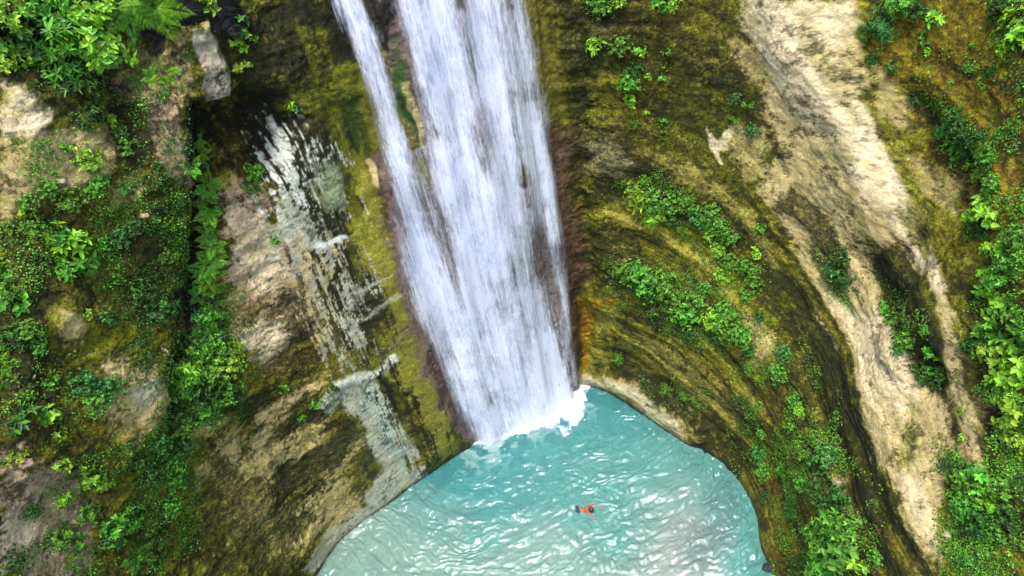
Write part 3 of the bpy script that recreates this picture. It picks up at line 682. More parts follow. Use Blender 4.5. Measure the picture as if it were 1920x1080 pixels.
def leaf_mat():
    k = NT('leaf'); col = k.attr('Col').outputs[0]; r = k.n('ShaderNodeObjectInfo').outputs['Random']; g = k.n('ShaderNodeNewGeometry').outputs['Random Per Island']
    hs = k.n('ShaderNodeHueSaturation', {'Hue': k.mr(r, 0, 1, .475, .505), 'Saturation': 1.0, 'Value': k.math('MULTIPLY', k.mr(r, 0, 1, .8, 1.2), k.mr(g, 0, 1, .6, 1.4)), 'Color': col}).outputs[0]
    k.l(hs, k.b.inputs['Base Color']); k.b.inputs['Roughness'].default_value = .5; k.b.inputs['Specular IOR Level'].default_value = .35
    tl = k.n('ShaderNodeBsdfTranslucent', {'Color': hs}); m = k.n('ShaderNodeMixShader', {0: .3, 1: k.b.outputs[0], 2: tl.outputs[0]})
    k.l(m.outputs[0], k.o.inputs[0]); return k.m
def plain(name, c, r=.8):
    k = NT(name); tc = k.n('ShaderNodeTexCoord').outputs['Object']
    x = k.mr(k.noise(30, 4, .6, tc), .3, .7, .7, 1.3)
    k.l(k.n('ShaderNodeVectorMath', {0: c[:3], 'Scale': x}, operation='SCALE').outputs[0], k.b.inputs['Base Color']); k.b.inputs['Roughness'].default_value = r; return k.m
LEAF = leaf_mat(); STEM = plain('stem_bark', (.10, .075, .035))
G = dict(lime=[(.17,.42,.02), (.10,.30,.02), (.25,.48,.03)], mid=[(.06,.24,.02), (.10,.32,.02), (.04,.16,.015)], deep=[(.022,.095,.010), (.035,.15,.012), (.016,.065,.008)],
         blue=[(.028,.15,.02), (.055,.24,.04), (.02,.10,.012)], yel=[(.35,.45,.03), (.20,.38,.02), (.12,.3,.02)], silver=[(.25,.36,.28), (.12,.26,.14), (.08,.2,.08)],
         grey=[(.12,.12,.13), (.035,.035,.04), (.34,.33,.33)], fern=[(.09,.33,.02), (.14,.42,.03), (.06,.24,.02)])
def pick(pal, n, r): return np.array(G[pal])[r.integers(0, 3, n)]*r.uniform(.75, 1.25, (n, 1))
def dirs(n, r, up=.25, spread=1.):
    a = r.uniform(0, 2*math.pi, n); z = r.uniform(up-.25, 1, n)
    rr = np.sqrt(np.clip(1-z*z, 0, 1)); return np.stack([rr*np.cos(a)*spread, rr*np.sin(a)*spread, z], -1)
def make_shrub(seed, pal, ns=26, R=.5, leaf=.16, asp=.5, per=9):
    """unit shrub: arching stems carrying spiralled leaves and a terminal rosette"""
    r = np.random.default_rng(seed); paths = []; B = []; D = []; N = []; L = []
    for i, d in enumerate(dirs(ns, r)):
        ln = R*r.uniform(.55, 1.1); t = np.linspace(0, 1, 5)[:, None]
        p = d*ln*t + np.array([0, 0, -.25*ln])*t**2*(1-d[2]) ; paths.append(p)
        for j in range(per):
            tt = r.uniform(.35, 1) if j < per-5 else 1.; q = np.array([np.interp(tt, t[:, 0], p[:, c]) for c in range(3)])
            a = j*2.4+r.uniform(0, .6); ax = unit(np.cross(d, [.1, .3, 1.]) if abs(d[2]) < .95 else np.array([1., 0, 0])); bx = np.cross(d, ax)
            dd = ax*math.cos(a)+bx*math.sin(a)+d*r.uniform(.1, .7); B.append(q); D.append(dd); N.append(np.array([0, 0, 1.])+.5*d+r.normal(0, .25, 3)); L.append(leaf*r.uniform(.6, 1.2))
    n = len(B); cols = pick(pal, n, r)
    L = np.array(L)
    return tubes_mesh('stems', paths, [.008*R/.5]*len(paths), 4), leaves_mesh('foliage', np.array(B), np.array(D), np.array(N), L, L*asp, cols)
def make_frond(seed, pal, Ln=.6, pin=16, w=.17, thin=.19, arch=.35):
    r = np.random.default_rng(seed); t = np.linspace(0, 1, pin*2+2)
    def curve(t): return np.stack([Ln*t*.92, 0*t, Ln*(arch*t-1.05*arch*t**2.1)], -1)
    p = curve(t); B = []; D = []; N = []; L = []
    for i in range(2, len(t)):
        tt = t[i]; l = w*math.sin(math.pi*min(1, .15+.87*tt**.8))*r.uniform(.85, 1.1)+.015
        tg = curve(np.array([tt, tt+.02])); tg = unit(tg[1]-tg[0])
        for sgn in (1, -1):
            B.append(p[i]); D.append(np.array([0, sgn, 0])+tg*.45+np.array([0, 0, r.normal(-.12, .1)])); N.append(np.array([-tg[2], 0, tg[0]])+r.normal(0, .12, 3)); L.append(l)
    L = np.array(L); n = len(B); me = leaves_mesh('frond', np.array(B), np.array(D), np.array(N), L, np.full(n, Ln/pin*thin*2.1), pick(pal, n, r)*.7+.3*np.array(G[pal][0]), .2, .05)
    return me
VERT = np.stack([CGRID.reshape(-1, 3)[:, i] for i in range(3)], -1)
VIS = (CCV.d > 3) & (CCV.px > -60) & (CCV.px < 1980) & (CCV.py > -60) & (CCV.py < 1140)
VI = np.where(VIS)[0]; VPX, VPY, VD = CCV.px[VI], CCV.py[VI], CCV.d[VI]
def hit(px, py):
    q = (VPX-px)**2+(VPY-py)**2; near = np.where(q < 36)[0]
    if len(near) == 0: near = np.array([q.argmin()])
    i = near[VD[near].argmin()]; v = VI[i]
    n = -nrm(np.array([CCV.S[v]]))[0]
    return VERT[v], np.array([n[0], n[1], 0.]), VD[i]
def basis(p, z, roll, sc_, sink=.03):
    z = Vector(z).normalized(); x = Vector((math.cos(roll), math.sin(roll), .2)); x = (x-z*x.dot(z)).normalized(); y = z.cross(x)
    m = Matrix((x, y, z)).transposed().to_4x4()
    return Matrix.Translation(Vector(p)-z*sink) @ m @ Matrix.Scale(sc_, 4)
ORD = ['first','second','third','fourth','fifth','sixth','seventh','eighth','ninth','tenth','eleventh','twelfth','thirteenth','fourteenth','fifteenth','sixteenth','seventeenth','eighteenth','nineteenth','twentieth',
       'twenty-first','twenty-second','twenty-third','twenty-fourth','twenty-fifth','twenty-sixth','twenty-seventh','twenty-eighth','twenty-ninth','thirtieth']
SHR = {}
def shrub_parts(kind, pal, v):
    k = (kind, pal, v)
    if k not in SHR:
        sd = hash_(k); a = dict(bush=dict(ns=40, leaf=.12, asp=.5, per=13), big=dict(ns=22, leaf=.19, asp=.58, per=10), long=dict(ns=30, leaf=.23, asp=.27, per=11),
                 fine=dict(ns=60, leaf=.085, asp=.6, per=12), sprig=dict(ns=12, leaf=.25, asp=.55, per=8), spiky=dict(ns=44, leaf=.13, asp=.16, per=22), rosette=dict(ns=10, leaf=.32, asp=.42, per=8))[kind]
        SHR[k] = make_shrub(sd, pal, **a)
        SHR[k][0].materials.append(STEM); SHR[k][1].materials.append(LEAF)
    return SHR[k]
def hash_(k): return sum(ord(c)*(i+1)*7 for i, c in enumerate(str(k))) % 100000
FR = {}
def frond_mesh(pal, v, **kw):
    k = (pal, v, str(kw))
    if k not in FR: FR[k] = make_frond(hash_(k), pal, **kw); FR[k].materials.append(LEAF)
    return FR[k]
def add_part(name, me, root):
    o = bpy.data.objects.new(name, me); sc.collection.objects.link(o); o.parent = root; return o
def plant(name, label, cat, group, px, py, rad, kind, pal, out=.6):
    p, n, d = hit(px, py); r = rad*d/F
    root = bpy.data.objects.new(name, None); sc.collection.objects.link(root); tag(root, label, cat, group)
    rs = np.random.default_rng(int(px*7+py*13)); ax = n*out+np.array([0, 0, .75])+rs.normal(0, .08, 3)
    if kind in ('fern', 'palm', 'deadpalm', 'sword'):
        L = r
        root.matrix_world = basis(p, n*.9+np.array([0, 0, .5]) if kind != 'deadpalm' else n*1.0+np.array([0, 0, .1]), rs.uniform(0, 6.28), 1, .04)
        nf = dict(fern=7, palm=9, deadpalm=14, sword=6)[kind]
        for i in range(nf):
            kw = dict(fern=dict(), sword=dict(Ln=.6, pin=20, w=.16, thin=.15), palm=dict(Ln=.9, pin=26, w=.26, thin=.13, arch=.5), deadpalm=dict(Ln=.9, pin=34, w=.30, thin=.06, arch=.45))[kind]
            o = add_part('frond', frond_mesh(pal, i % 3, **kw), root)
            zz = n*.9+np.array([0, 0, .5]); a = 2*math.pi*i/nf+rs.uniform(-.3, .3); tilt = rs.uniform(.15, .6)
            sc_ = L/(.6 if kind in ('fern', 'sword') else .9)*rs.uniform(.75, 1.1)
            if kind == 'deadpalm': a = rs.uniform(-1.6, 1.6); sc_ *= rs.uniform(.6, 1.15)
            o.matrix_basis = Matrix.Rotation(a, 4, 'Z') @ Matrix.Rotation(-tilt, 4, 'Y') @ Matrix.Scale(sc_, 4)
            if kind == 'deadpalm' or (kind == 'palm' and False):
                # hang: point frond downwards in the world
                dv = Vector((n[0]*.3+math.sin(a)*.5*n[1], n[1]*.3-math.sin(a)*.5*n[0], -1)).normalized(); zv = Vector((n[0], n[1], .2)); zv = (zv-dv*zv.dot(dv)).normalized()
                mm = Matrix((dv, zv.cross(dv), zv)).transposed().to_4x4()
                o.matrix_basis = root.matrix_world.to_3x3().to_4x4().inverted() @ mm @ Matrix.Scale(sc_, 4)
    else:
        st, fo = shrub_parts(kind, pal, int(rs.integers(0, 2)))
        root.matrix_world = basis(p, ax, rs.uniform(0, 6.28), r/.5)
        add_part('stems', st, root); add_part('foliage', fo, root)
    return root
def row(name, cat, group, fmt, axis, items):
    """items: (px, py, radius px, kind, palette); the label counts along the axis"""
    items = sorted(items, key=lambda t: t[axis])
    for i, (px, py, rad, kind, pal) in enumerate(items):
        plant(name, fmt.format(ORD[i], ['leftmost', 'topmost'][axis] if i == 0 else ORD[i]), cat, group, px, py, rad, kind, pal)

row('broadleaf_shrub', 'shrub', 'shrubs massed in the top left corner', 'bright green broad-leaved shrub in the top left corner thicket, {0} from the left', 0,
    [(22,20,52,'bush','lime'),(80,12,50,'bush','mid'),(125,40,50,'bush','lime'),(185,20,46,'bush','lime'),(50,62,50,'big','blue'),(15,85,45,'big','mid'),(160,72,50,'big','lime'),(205,92,42,'big','lime'),(95,95,46,'bush','mid'),(12,118,26,'big','lime'),(235,55,30,'big','lime'),(60,110,40,'bush','lime')])
row('long_leaved_shrub', 'shrub', 'dark shrubs with long pointed leaves, top left', 'dark shrub with long pointed leaves below the top left thicket, {0} from the top', 1,
    [(118,78,52,'long','mid'),(150,112,46,'long','deep'),(128,140,40,'long','mid'),(155,165,36,'long','deep'),(172,160,24,'long','lime')])
plant('palm', 'green feathery palm hanging beside the top left thicket', 'palm', None, 235, 12, 95, 'palm', 'mid')
plant('palm', 'green palm with drooping fronds above the fern by the ledge, top left', 'palm', None, 292, 18, 85, 'palm', 'lime')
plant('withered_palm', 'withered grey palm fronds hanging between two green palms, top left', 'palm', None, 268, 18, 105, 'deadpalm', 'grey')
plant('withered_palm', 'withered dark grey palm fronds at the top edge above the pale slab', 'palm', None, 335, -12, 85, 'deadpalm', 'grey')
plant('withered_palm', 'withered grey palm fronds at the top edge right of the pale slab', 'palm', None, 405, -10, 90, 'deadpalm', 'grey')
plant('leafy_plant', 'lime green plant poking over the top edge above the pale slab', 'plant', None, 390, 6, 26, 'sprig', 'lime')
row('leafy_plant', 'plant', 'pale broad-leaved plants right of the pale slab', 'blue-green broad-leaved plant hanging right of the pale slab, {0} from the top', 1,
    [(446,48,22,'sprig','blue'),(466,72,20,'sprig','mid'),(446,88,18,'sprig','lime'),(458,126,18,'sprig','yel')])
row('fern', 'fern', 'ferns left of the ledge', 'light green fern on the mossy bulge left of the ledge, {0} from the left', 0,
    [(262,152,30,'sword','mid'),(285,140,26,'fern','fern'),(312,142,34,'sword','lime'),(308,180,22,'sword','mid'),(356,104,20,'fern','deep'),(322,30,18,'fern','deep')])
row('leafy_plant', 'plant', 'small leafy plants on the upper left cliff', 'small leafy plant on the mossy upper left cliff, {0} from the top', 1,
    [(210,224,15,'rosette','lime'),(180,215,26,'bush','deep'),(236,270,26,'fine','mid'),(130,275,16,'sprig','mid'),(165,300,32,'fine','lime'),(178,318,22,'sword','mid'),(225,245,20,'bush','mid'),(108,330,12,'sprig','lime'),
     (140,370,30,'fine','mid'),(185,350,26,'bush','mid'),(132,385,16,'sprig','yel'),(52,402,14,'sprig','yel'),(90,360,26,'fine','mid'),(60,380,24,'fine','mid'),(20,430,22,'sword','lime'),(240,360,14,'sprig','blue'),(70,430,26,'fine','mid')])
row('broad_leaved_herb', 'plant', 'pale broad-leaved herbs at mid left', 'herb with large pale green leaves at mid left, {0} from the left', 0,
    [(104,432,24,'rosette','lime'),(120,440,22,'sprig','blue'),(142,458,30,'rosette','lime'),(158,478,28,'rosette','mid'),(112,500,24,'sprig','mid'),(140,505,24,'rosette','mid'),(168,492,20,'rosette','mid')])
row('leafy_plant', 'plant', 'small plants scattered over the middle of the left cliff', 'small green plant on the middle of the left cliff, {0} from the top', 1,
    [(225,445,28,'fine','blue'),(200,455,22,'fine','mid'),(255,420,22,'fine','blue'),(10,512,24,'sprig','mid'),(28,572,28,'sprig','mid'),(18,545,26,'bush','mid'),(265,545,30,'fine','deep'),(300,575,32,'fine','blue'),(320,480,22,'fine','mid'),
     (165,585,12,'sprig','lime'),(200,600,20,'fine','blue'),(60,620,26,'bush','mid'),(20,640,30,'bush','deep'),(75,650,20,'bush','mid'),(160,715,32,'fine','blue'),(205,730,30,'fine','blue'),(185,750,26,'fine','mid'),(100,710,16,'sprig','mid')])
row('fern', 'fern', 'ferns at the left edge', 'bright fern spilling in at the left edge, {0} from the top', 1,
    [(6,690,36,'sword','lime'),(4,716,28,'sword','mid'),(2,640,20,'sword','lime')])
plant('long_leaved_plant', 'dark glossy rosette with long leaves, low on the left cliff', 'plant', None, 50, 796, 32, 'rosette', 'deep')
plant('long_leaved_plant', 'smaller dark glossy rosette just above its larger twin, low left', 'plant', None, 68, 775, 20, 'rosette', 'mid')
row('leafy_plant', 'plant', 'small yellow-green plants low on the left cliff', 'small yellow-green plant low on the left cliff, {0} from the left', 0,
    [(2,860,12,'sprig','lime'),(38,852,18,'sprig','yel'),(100,785,24,'sprig','lime'),(116,812,14,'rosette','yel'),(118,872,16,'sprig','yel'),(122,930,18,'sprig','lime'),(165,880,14,'sprig','lime'),(178,900,26,'sprig','lime'),(198,912,18,'sprig','yel')])
row('leafy_plant', 'plant', 'plants in the bottom left corner', 'green plant among the bare earth at bottom left, {0} from the left', 0,
    [(168,960,26,'bush','mid'),(120,1005,28,'bush','mid'),(60,960,22,'fine','deep'),(248,962,20,'rosette','mid'),(255,980,14,'rosette','mid'),(220,990,36,'bush','mid'),(30,1050,30,'fine','deep'),(205,1010,26,'bush','deep'),(150,1015,20,'sprig','mid'),(300,1000,28,'fine','deep'),(320,960,22,'fine','mid')])
plant('fern', 'grey-green fern near the bottom edge, lower left', 'fern', None, 262, 1042, 42, 'sword', 'mid')
plant('fern', 'dark fern just above the grey-green fern, lower left', 'fern', None, 235, 1005, 34, 'sword', 'deep')
gf = []
rg = random.Random(3)
for i in range(27):
    y = 268+i*15.2; gf.append((377-(y-268)*.01+rg.uniform(-12, 20)+(10 if y > 400 else 0), y, rg.uniform(26, 40)*(0.75 if y < 330 else 1), 'sword' if i % 3 else 'fern', 'lime' if i % 4 == 1 else 'fern'))
row('gully_fern', 'fern', 'ferns hanging in the gully', 'bright fern in the dark gully left of the pink rock, {0} from the top', 1, gf)
row('gully_shrub', 'shrub', 'leafy shrubs at the foot of the gully', 'small-leaved bright shrub filling the foot of the gully, {0} from the left', 0,
    [(338,720,34,'long','mid'),(350,700,30,'long','lime'),(325,735,24,'bush','mid'),(372,660,34,'fine','mid'),(400,655,38,'fine','mid'),(425,690,36,'fine','lime'),(395,700,40,'fine','mid'),(380,740,42,'fine','deep'),(420,735,38,'fine','mid'),(345,770,30,'fine','deep'),
     (395,770,34,'fine','mid'),(365,790,26,'fine','mid'),(435,655,26,'fine','lime'),(408,620,30,'fine','deep'),(345,800,26,'bush','mid'),(340,840,28,'fine','deep'),(328,870,28,'fine','mid'),(345,650,24,'fine','deep'),(385,600,26,'fine','mid')])
row('leafy_plant', 'plant', 'plants below the gully', 'low green plant on the moss below the gully, {0} from the top', 1,
    [(290,880,30,'fine','deep'),(330,905,26,'fine','mid'),(322,945,24,'fine','mid'),(300,835,26,'fine','blue'),(270,900,24,'fine','deep'),(340,925,16,'bush','lime'),(262,860,22,'fine','deep')])
row('leafy_plant', 'plant', 'tiny plants on the wall left of the falls', 'tiny green plant on the rock wall left of the falls, {0} from the left', 0,
    [(480,320,22,'bush','mid'),(468,345,20,'fine','deep'),(515,452,10,'sprig','mid'),(535,728,12,'sprig','mid'),(600,760,12,'sprig','mid'),(630,730,10,'sprig','deep'),(552,205,10,'sprig','lime'),(570,785,10,'fine','mid')])
# right of the falls
row('leafy_plant', 'plant', 'small plants near the top just right of the falls', 'small green plant high on the moss right of the falls, {0} from the top', 1,
    [(1128,14,26,'bush','mid'),(1150,4,20,'sprig','lime'),(1238,4,20,'sprig','mid'),(1258,10,16,'sprig','lime'),(1115,90,20,'rosette','lime'),(1160,92,26,'fine','mid'),(1200,98,14,'sprig','lime'),(1248,102,10,'sprig','mid'),(1185,132,20,'fine','deep'),(1178,160,24,'bush','mid'),(1182,192,16,'sprig','lime'),(1212,148,8,'sprig','lime'),(1238,150,8,'sprig','lime'),(1210,216,8,'sprig','lime'),(1244,228,9,'sprig','mid'),(1186,235,12,'fine','mid'),(1205,340,14,'fine','mid')])
row('leafy_plant', 'plant', 'small plants by the bare patch', 'small blue-green plant near the bare tan patch on the right wall, {0} from the top', 1,
    [(1380,188,16,'fine','blue'),(1402,200,14,'sprig','mid'),(1376,228,12,'sprig','mid'),(1408,248,18,'fine','blue'),(1425,430,12,'sprig','mid')])
row('ledge_shrub', 'shrub', 'shrubs along the upper mossy ledge right of the falls', 'bright small-leaved shrub on the upper ledge right of the falls, {0} from the left', 0,
    [(1196,368,30,'fine','lime'),(1222,378,30,'bush','mid'),(1228,408,36,'sword','lime'),(1212,402,24,'rosette','lime'),(1258,385,28,'fine','mid'),(1262,412,24,'fine','deep'),(1292,388,22,'fine','mid'),(1305,410,28,'fine','blue'),(1330,402,26,'bush','mid'),(1345,425,24,'fine','mid'),(1328,438,20,'fine','lime'),(1365,445,22,'fine','mid')])
row('ledge_shrub', 'shrub', 'shrubs trailing down from the upper ledge', 'small shrub trailing down right from the upper ledge, {0} from the top', 1,
    [(1342,470,18,'fine','lime'),(1365,492,20,'fine','mid'),(1400,505,22,'fine','mid'),(1410,480,14,'sprig','lime'),(1352,520,20,'fine','lime'),(1410,530,20,'bush','mid'),(1395,555,18,'fine','mid'),(1318,540,16,'fine','mid'),(1420,590,16,'fine','deep')])
row('ledge_shrub', 'shrub', 'shrubs along the lower mossy ledge right of the falls', 'dense green shrub on the lower ledge right of the falls, {0} from the left', 0,
    [(1172,512,28,'fine','mid'),(1195,515,32,'bush','mid'),(1215,540,34,'fine','mid'),(1240,535,32,'bush','mid'),(1232,570,32,'fine','deep'),(1262,560,34,'fine','mid'),(1285,590,32,'bush','mid'),(1305,570,28,'fine','mid'),(1290,620,22,'fine','deep'),(1335,600,28,'fine','lime'),(1355,585,26,'bush','mid'),(1362,615,30,'fine','mid'),(1388,630,26,'bush','mid'),(1345,630,18,'fine','deep'),(1400,660,16,'fine','deep'),(1400,690,14,'fine','mid')])
row('leafy_plant', 'plant', 'plants dotted low on the right wall', 'low green plant on the dark moss above the right shore, {0} from the left', 0,
    [(1155,672,12,'fine','mid'),(1245,730,16,'fine','mid'),(1280,745,12,'fine','mid'),(1395,805,20,'fine','deep'),(1420,850,24,'fine','blue'),(1428,885,20,'fine','mid'),(1425,815,14,'fine','mid'),(1418,760,9,'sprig','mid'),(1430,930,14,'fine','deep')])
row('cliff_shrub', 'shrub', 'shrubs low on the right cliff left of the bare rock', 'leafy shrub low on the right cliff left of the bare rock, {0} from the top', 1,
    [(1468,660,22,'fine','blue'),(1458,700,24,'fine','mid'),(1490,750,22,'fine','mid'),(1495,770,18,'fine','lime'),(1480,800,20,'fine','mid'),(1500,845,24,'fine','mid'),(1540,860,32,'bush','blue'),(1525,820,20,'fine','mid'),(1540,915,34,'bush','deep'),(1570,935,30,'bush','deep'),(1560,975,38,'bush','mid'),(1590,990,36,'bush','mid'),(1535,1010,36,'bush','mid'),(1580,1035,42,'big','mid'),(1605,1050,28,'rosette','lime'),(1545,1060,38,'bush','mid'),(1500,1060,30,'fine','deep'),(1480,960,22,'fine','deep'),(1465,880,20,'fine','mid'),(1640,1045,22,'fine','mid'),(1505,910,22,'fine','mid')])
row('hollow_shrub', 'shrub', 'shrubs in the dark hollows of the bare shoulder', 'dark shrub in a mossy hollow of the bare shoulder, {0} from the top', 1,
    [(1575,480,26,'fine','deep'),(1562,510,26,'bush','blue'),(1585,525,22,'fine','deep'),(1655,572,14,'sprig','mid'),(1668,600,16,'sprig','mid'),(1692,592,12,'fine','mid'),(1692,640,24,'bush','mid'),(1680,655,18,'fine','blue'),(1748,668,22,'sprig','mid'),(1725,690,22,'fine','deep'),(1745,705,30,'bush','deep'),(1730,620,14,'fine','mid'),(1765,700,14,'fine','mid')])
plant('conifer_shrub', 'blue-green feathery shrub with narrow leaves near the top right', 'shrub', None, 1655, 45, 42, 'spiky', 'blue')
row('leafy_plant', 'plant', 'plants on the orange slope at top right', 'green plant on the orange-brown slope at top right, {0} from the top', 1,
    [(1690,8,32,'bush','mid'),(1720,20,26,'bush','deep'),(1752,38,20,'rosette','lime'),(1732,72,16,'sprig','mid'),(1735,95,10,'sprig','lime'),(1628,108,12,'sprig','blue'),(1668,122,12,'sprig','blue'),(1715,188,18,'fine','deep'),(1815,128,14,'fine','mid'),(1840,150,12,'sprig','lime'),(1780,160,8,'sprig','lime'),(1822,78,8,'sprig','lime'),(1852,130,16,'fine','deep'),(1895,232,20,'sword','lime'),(1870,250,10,'fine','mid'),(1842,255,18,'fine','deep')])
row('broadleaf_shrub', 'shrub', 'shrubs in the top right corner', 'bright green shrub hanging in the top right corner, {0} from the top', 1,
    [(1880,10,26,'bush','deep'),(1905,30,26,'big','lime'),(1890,60,30,'big','mid'),(1908,72,34,'big','lime'),(1862,35,18,'fine','deep'),(1895,92,16,'big','mid')])
row('dark_shrub', 'shrub', 'dark shrubs in the groove of the right cliff', 'dark green shrub in the shaded groove of the upper right cliff, {0} from the top', 1,
    [(1790,215,24,'bush','deep'),(1775,245,26,'bush','blue'),(1805,250,28,'bush','deep'),(1790,280,24,'big','mid'),(1812,290,20,'bush','deep'),(1820,265,16,'fine','blue')])
row('edge_shrub', 'shrub', 'bright shrubs down the right edge', 'yellow-green shrub down the right edge of the cliff, {0} from the top', 1,
    [(1850,290,26,'fine','mid'),(1832,325,18,'fine','lime'),(1860,345,24,'fine','mid'),(1815,310,12,'sprig','lime'),(1850,395,40,'big','lime'),(1835,425,26,'bush','deep'),(1870,465,28,'big','lime'),(1885,485,30,'bush','mid'),(1850,520,30,'big','lime'),(1880,520,34,'bush','mid'),(1900,450,30,'bush','mid'),
     (1880,570,36,'big','lime'),(1905,600,36,'bush','mid'),(1845,625,30,'big','mid'),(1885,640,26,'rosette','mid'),(1860,665,30,'big','lime'),(1900,680,42,'big','lime'),(1885,720,34,'big','lime'),(1905,760,36,'big','lime'),(1890,795,28,'big','lime'),(1912,830,26,'big','lime'),(1825,645,18,'long','deep'),(1808,648,12,'rosette','blue')])
row('corner_shrub', 'shrub', 'shrubs on the lower right cliff', 'mixed green shrub on the lower right of the cliff, {0} from the left', 0,
    [(1800,768,18,'sword','lime'),(1802,822,10,'sprig','lime'),(1785,870,28,'fine','deep'),(1805,900,34,'bush','mid'),(1830,895,34,'big','mid'),(1820,945,36,'bush','mid'),(1850,930,34,'bush','lime'),(1790,940,26,'fine','mid'),(1845,980,36,'bush','deep'),(1880,920,30,'bush','mid'),(1895,970,32,'bush','deep'),(1870,1000,26,'fine','mid'),(1905,1010,22,'fine','mid'),(1810,990,24,'fine','deep'),
     (1812,1050,18,'bush','mid'),(1860,1060,18,'fine','mid'),(1888,1035,10,'sprig','lime'),(1910,905,18,'fine','deep')])
# ---- ground cover: creeping leaves nobody could count
def cover(name, label, regions, n, size, pal, seed):
    r = np.random.default_rng(seed); w = np.zeros(len(VI))
    x, y = CCV.wx[VI], CCV.wy[VI]; nz = fbm(CCV.S[VI]*1.3, CCV.Z[VI]*1.3, seed+9, 5, .65)
    for pts, dens, thr in regions:
        sd = poly_sd(x, y, pts); w = np.maximum(w, dens*sst(-20, 25, sd+35*nz)*sst(thr-.12, thr+.15, nz))
    w = w*VD**-1.; 
    P_ = w/w.sum(); ii = VI[r.choice(len(VI), n, p=P_)]
    nn = -nrm(CCV.S[ii]); nn = np.concatenate([nn, np.zeros((n, 1))], 1)
    cl = fbm(CCV.S[ii]*3, CCV.Z[ii]*3, seed+3, 3)
    B = VERT[ii]+nn*(r.uniform(0, .06, (n, 1))+.05*np.clip(cl, 0, 1)[:, None])+r.normal(0, .02, (n, 3))
    N = unit(nn*.6+np.array([0, 0, .7])+r.normal(0, .4, (n, 3))); D = r.normal(0, 1, (n, 3)); D = unit(D-N*(D*N).sum(1)[:, None])
    L = r.uniform(.5, 1.3, n)*size; c = pick(pal, n, r)*(1+.4*cl[:, None])
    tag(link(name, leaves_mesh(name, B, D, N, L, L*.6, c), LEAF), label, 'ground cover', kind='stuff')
cover('creepers', 'tiny creeping leaves over the left cliff', [([0,280, 120,260, 250,200, 340,380, 330,560, 300,640, 200,560, 130,600, 0,700], 1, .05), ([0,480, 90,500, 120,660, 80,760, 0,800], 1.2, -.05),
      ([120,680, 250,680, 240,780, 130,770], 1, .05), ([60,820, 330,800, 350,1000, 320,1080, 120,1080, 180,960, 60,900], 1, .05), ([180,120, 260,100, 330,160, 260,230, 190,220], 1, .1), ([0,940, 100,930, 130,1080, 0,1080], .5, .2)], 10000, .055, 'mid', 21)
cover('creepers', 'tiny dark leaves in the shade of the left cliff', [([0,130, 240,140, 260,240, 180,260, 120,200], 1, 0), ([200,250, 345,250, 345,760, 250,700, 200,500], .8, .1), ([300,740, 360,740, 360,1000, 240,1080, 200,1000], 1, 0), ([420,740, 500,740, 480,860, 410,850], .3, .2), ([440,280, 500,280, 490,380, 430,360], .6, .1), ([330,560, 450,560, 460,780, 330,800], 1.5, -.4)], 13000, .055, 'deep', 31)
cover('creepers', 'tiny leaves on the ledges right of the falls', [([1160,345, 1260,350, 1400,440, 1440,600, 1380,600, 1300,440, 1180,400], 1, -.05), ([1150,480, 1260,520, 1420,620, 1400,690, 1300,650, 1170,560], 1.2, -.1), ([1100,0, 1200,0, 1200,110, 1110,110], .5, .1), ([1150,80, 1260,90, 1260,250, 1160,250], .4, .15), ([1110,660, 1200,680, 1320,760, 1300,800, 1200,720], .5, .1)], 16000, .05, 'mid', 41)
cover('creepers', 'tiny leaves low on the right cliff', [([1440,640, 1500,640, 1560,800, 1620,920, 1640,1080, 1460,1080, 1440,850, 1380,860, 1400,780], 1, 0), ([1640,540, 1720,560, 1790,700, 1740,740, 1660,640], .6, .1), ([1550,440, 1600,480, 1600,560, 1550,540], .8, 0)], 14000, .05, 'mid', 51)
cover('creepers', 'tiny leaves over the far right slope', [([1800,260, 1920,240, 1920,560, 1830,560], .8, .05), ([1820,480, 1920,480, 1920,860, 1860,800], 1.5, -.1), ([1770,840, 1920,860, 1920,1080, 1780,1080], 1.2, -.05), ([1700,100, 1920,100, 1920,300, 1760,300], .25, .2), ([1840,0, 1920,0, 1920,90, 1860,80], 1, -.1), ([1740,180, 1820,180, 1840,320, 1780,320], 1, -.1)], 20000, .05, 'mid', 61)
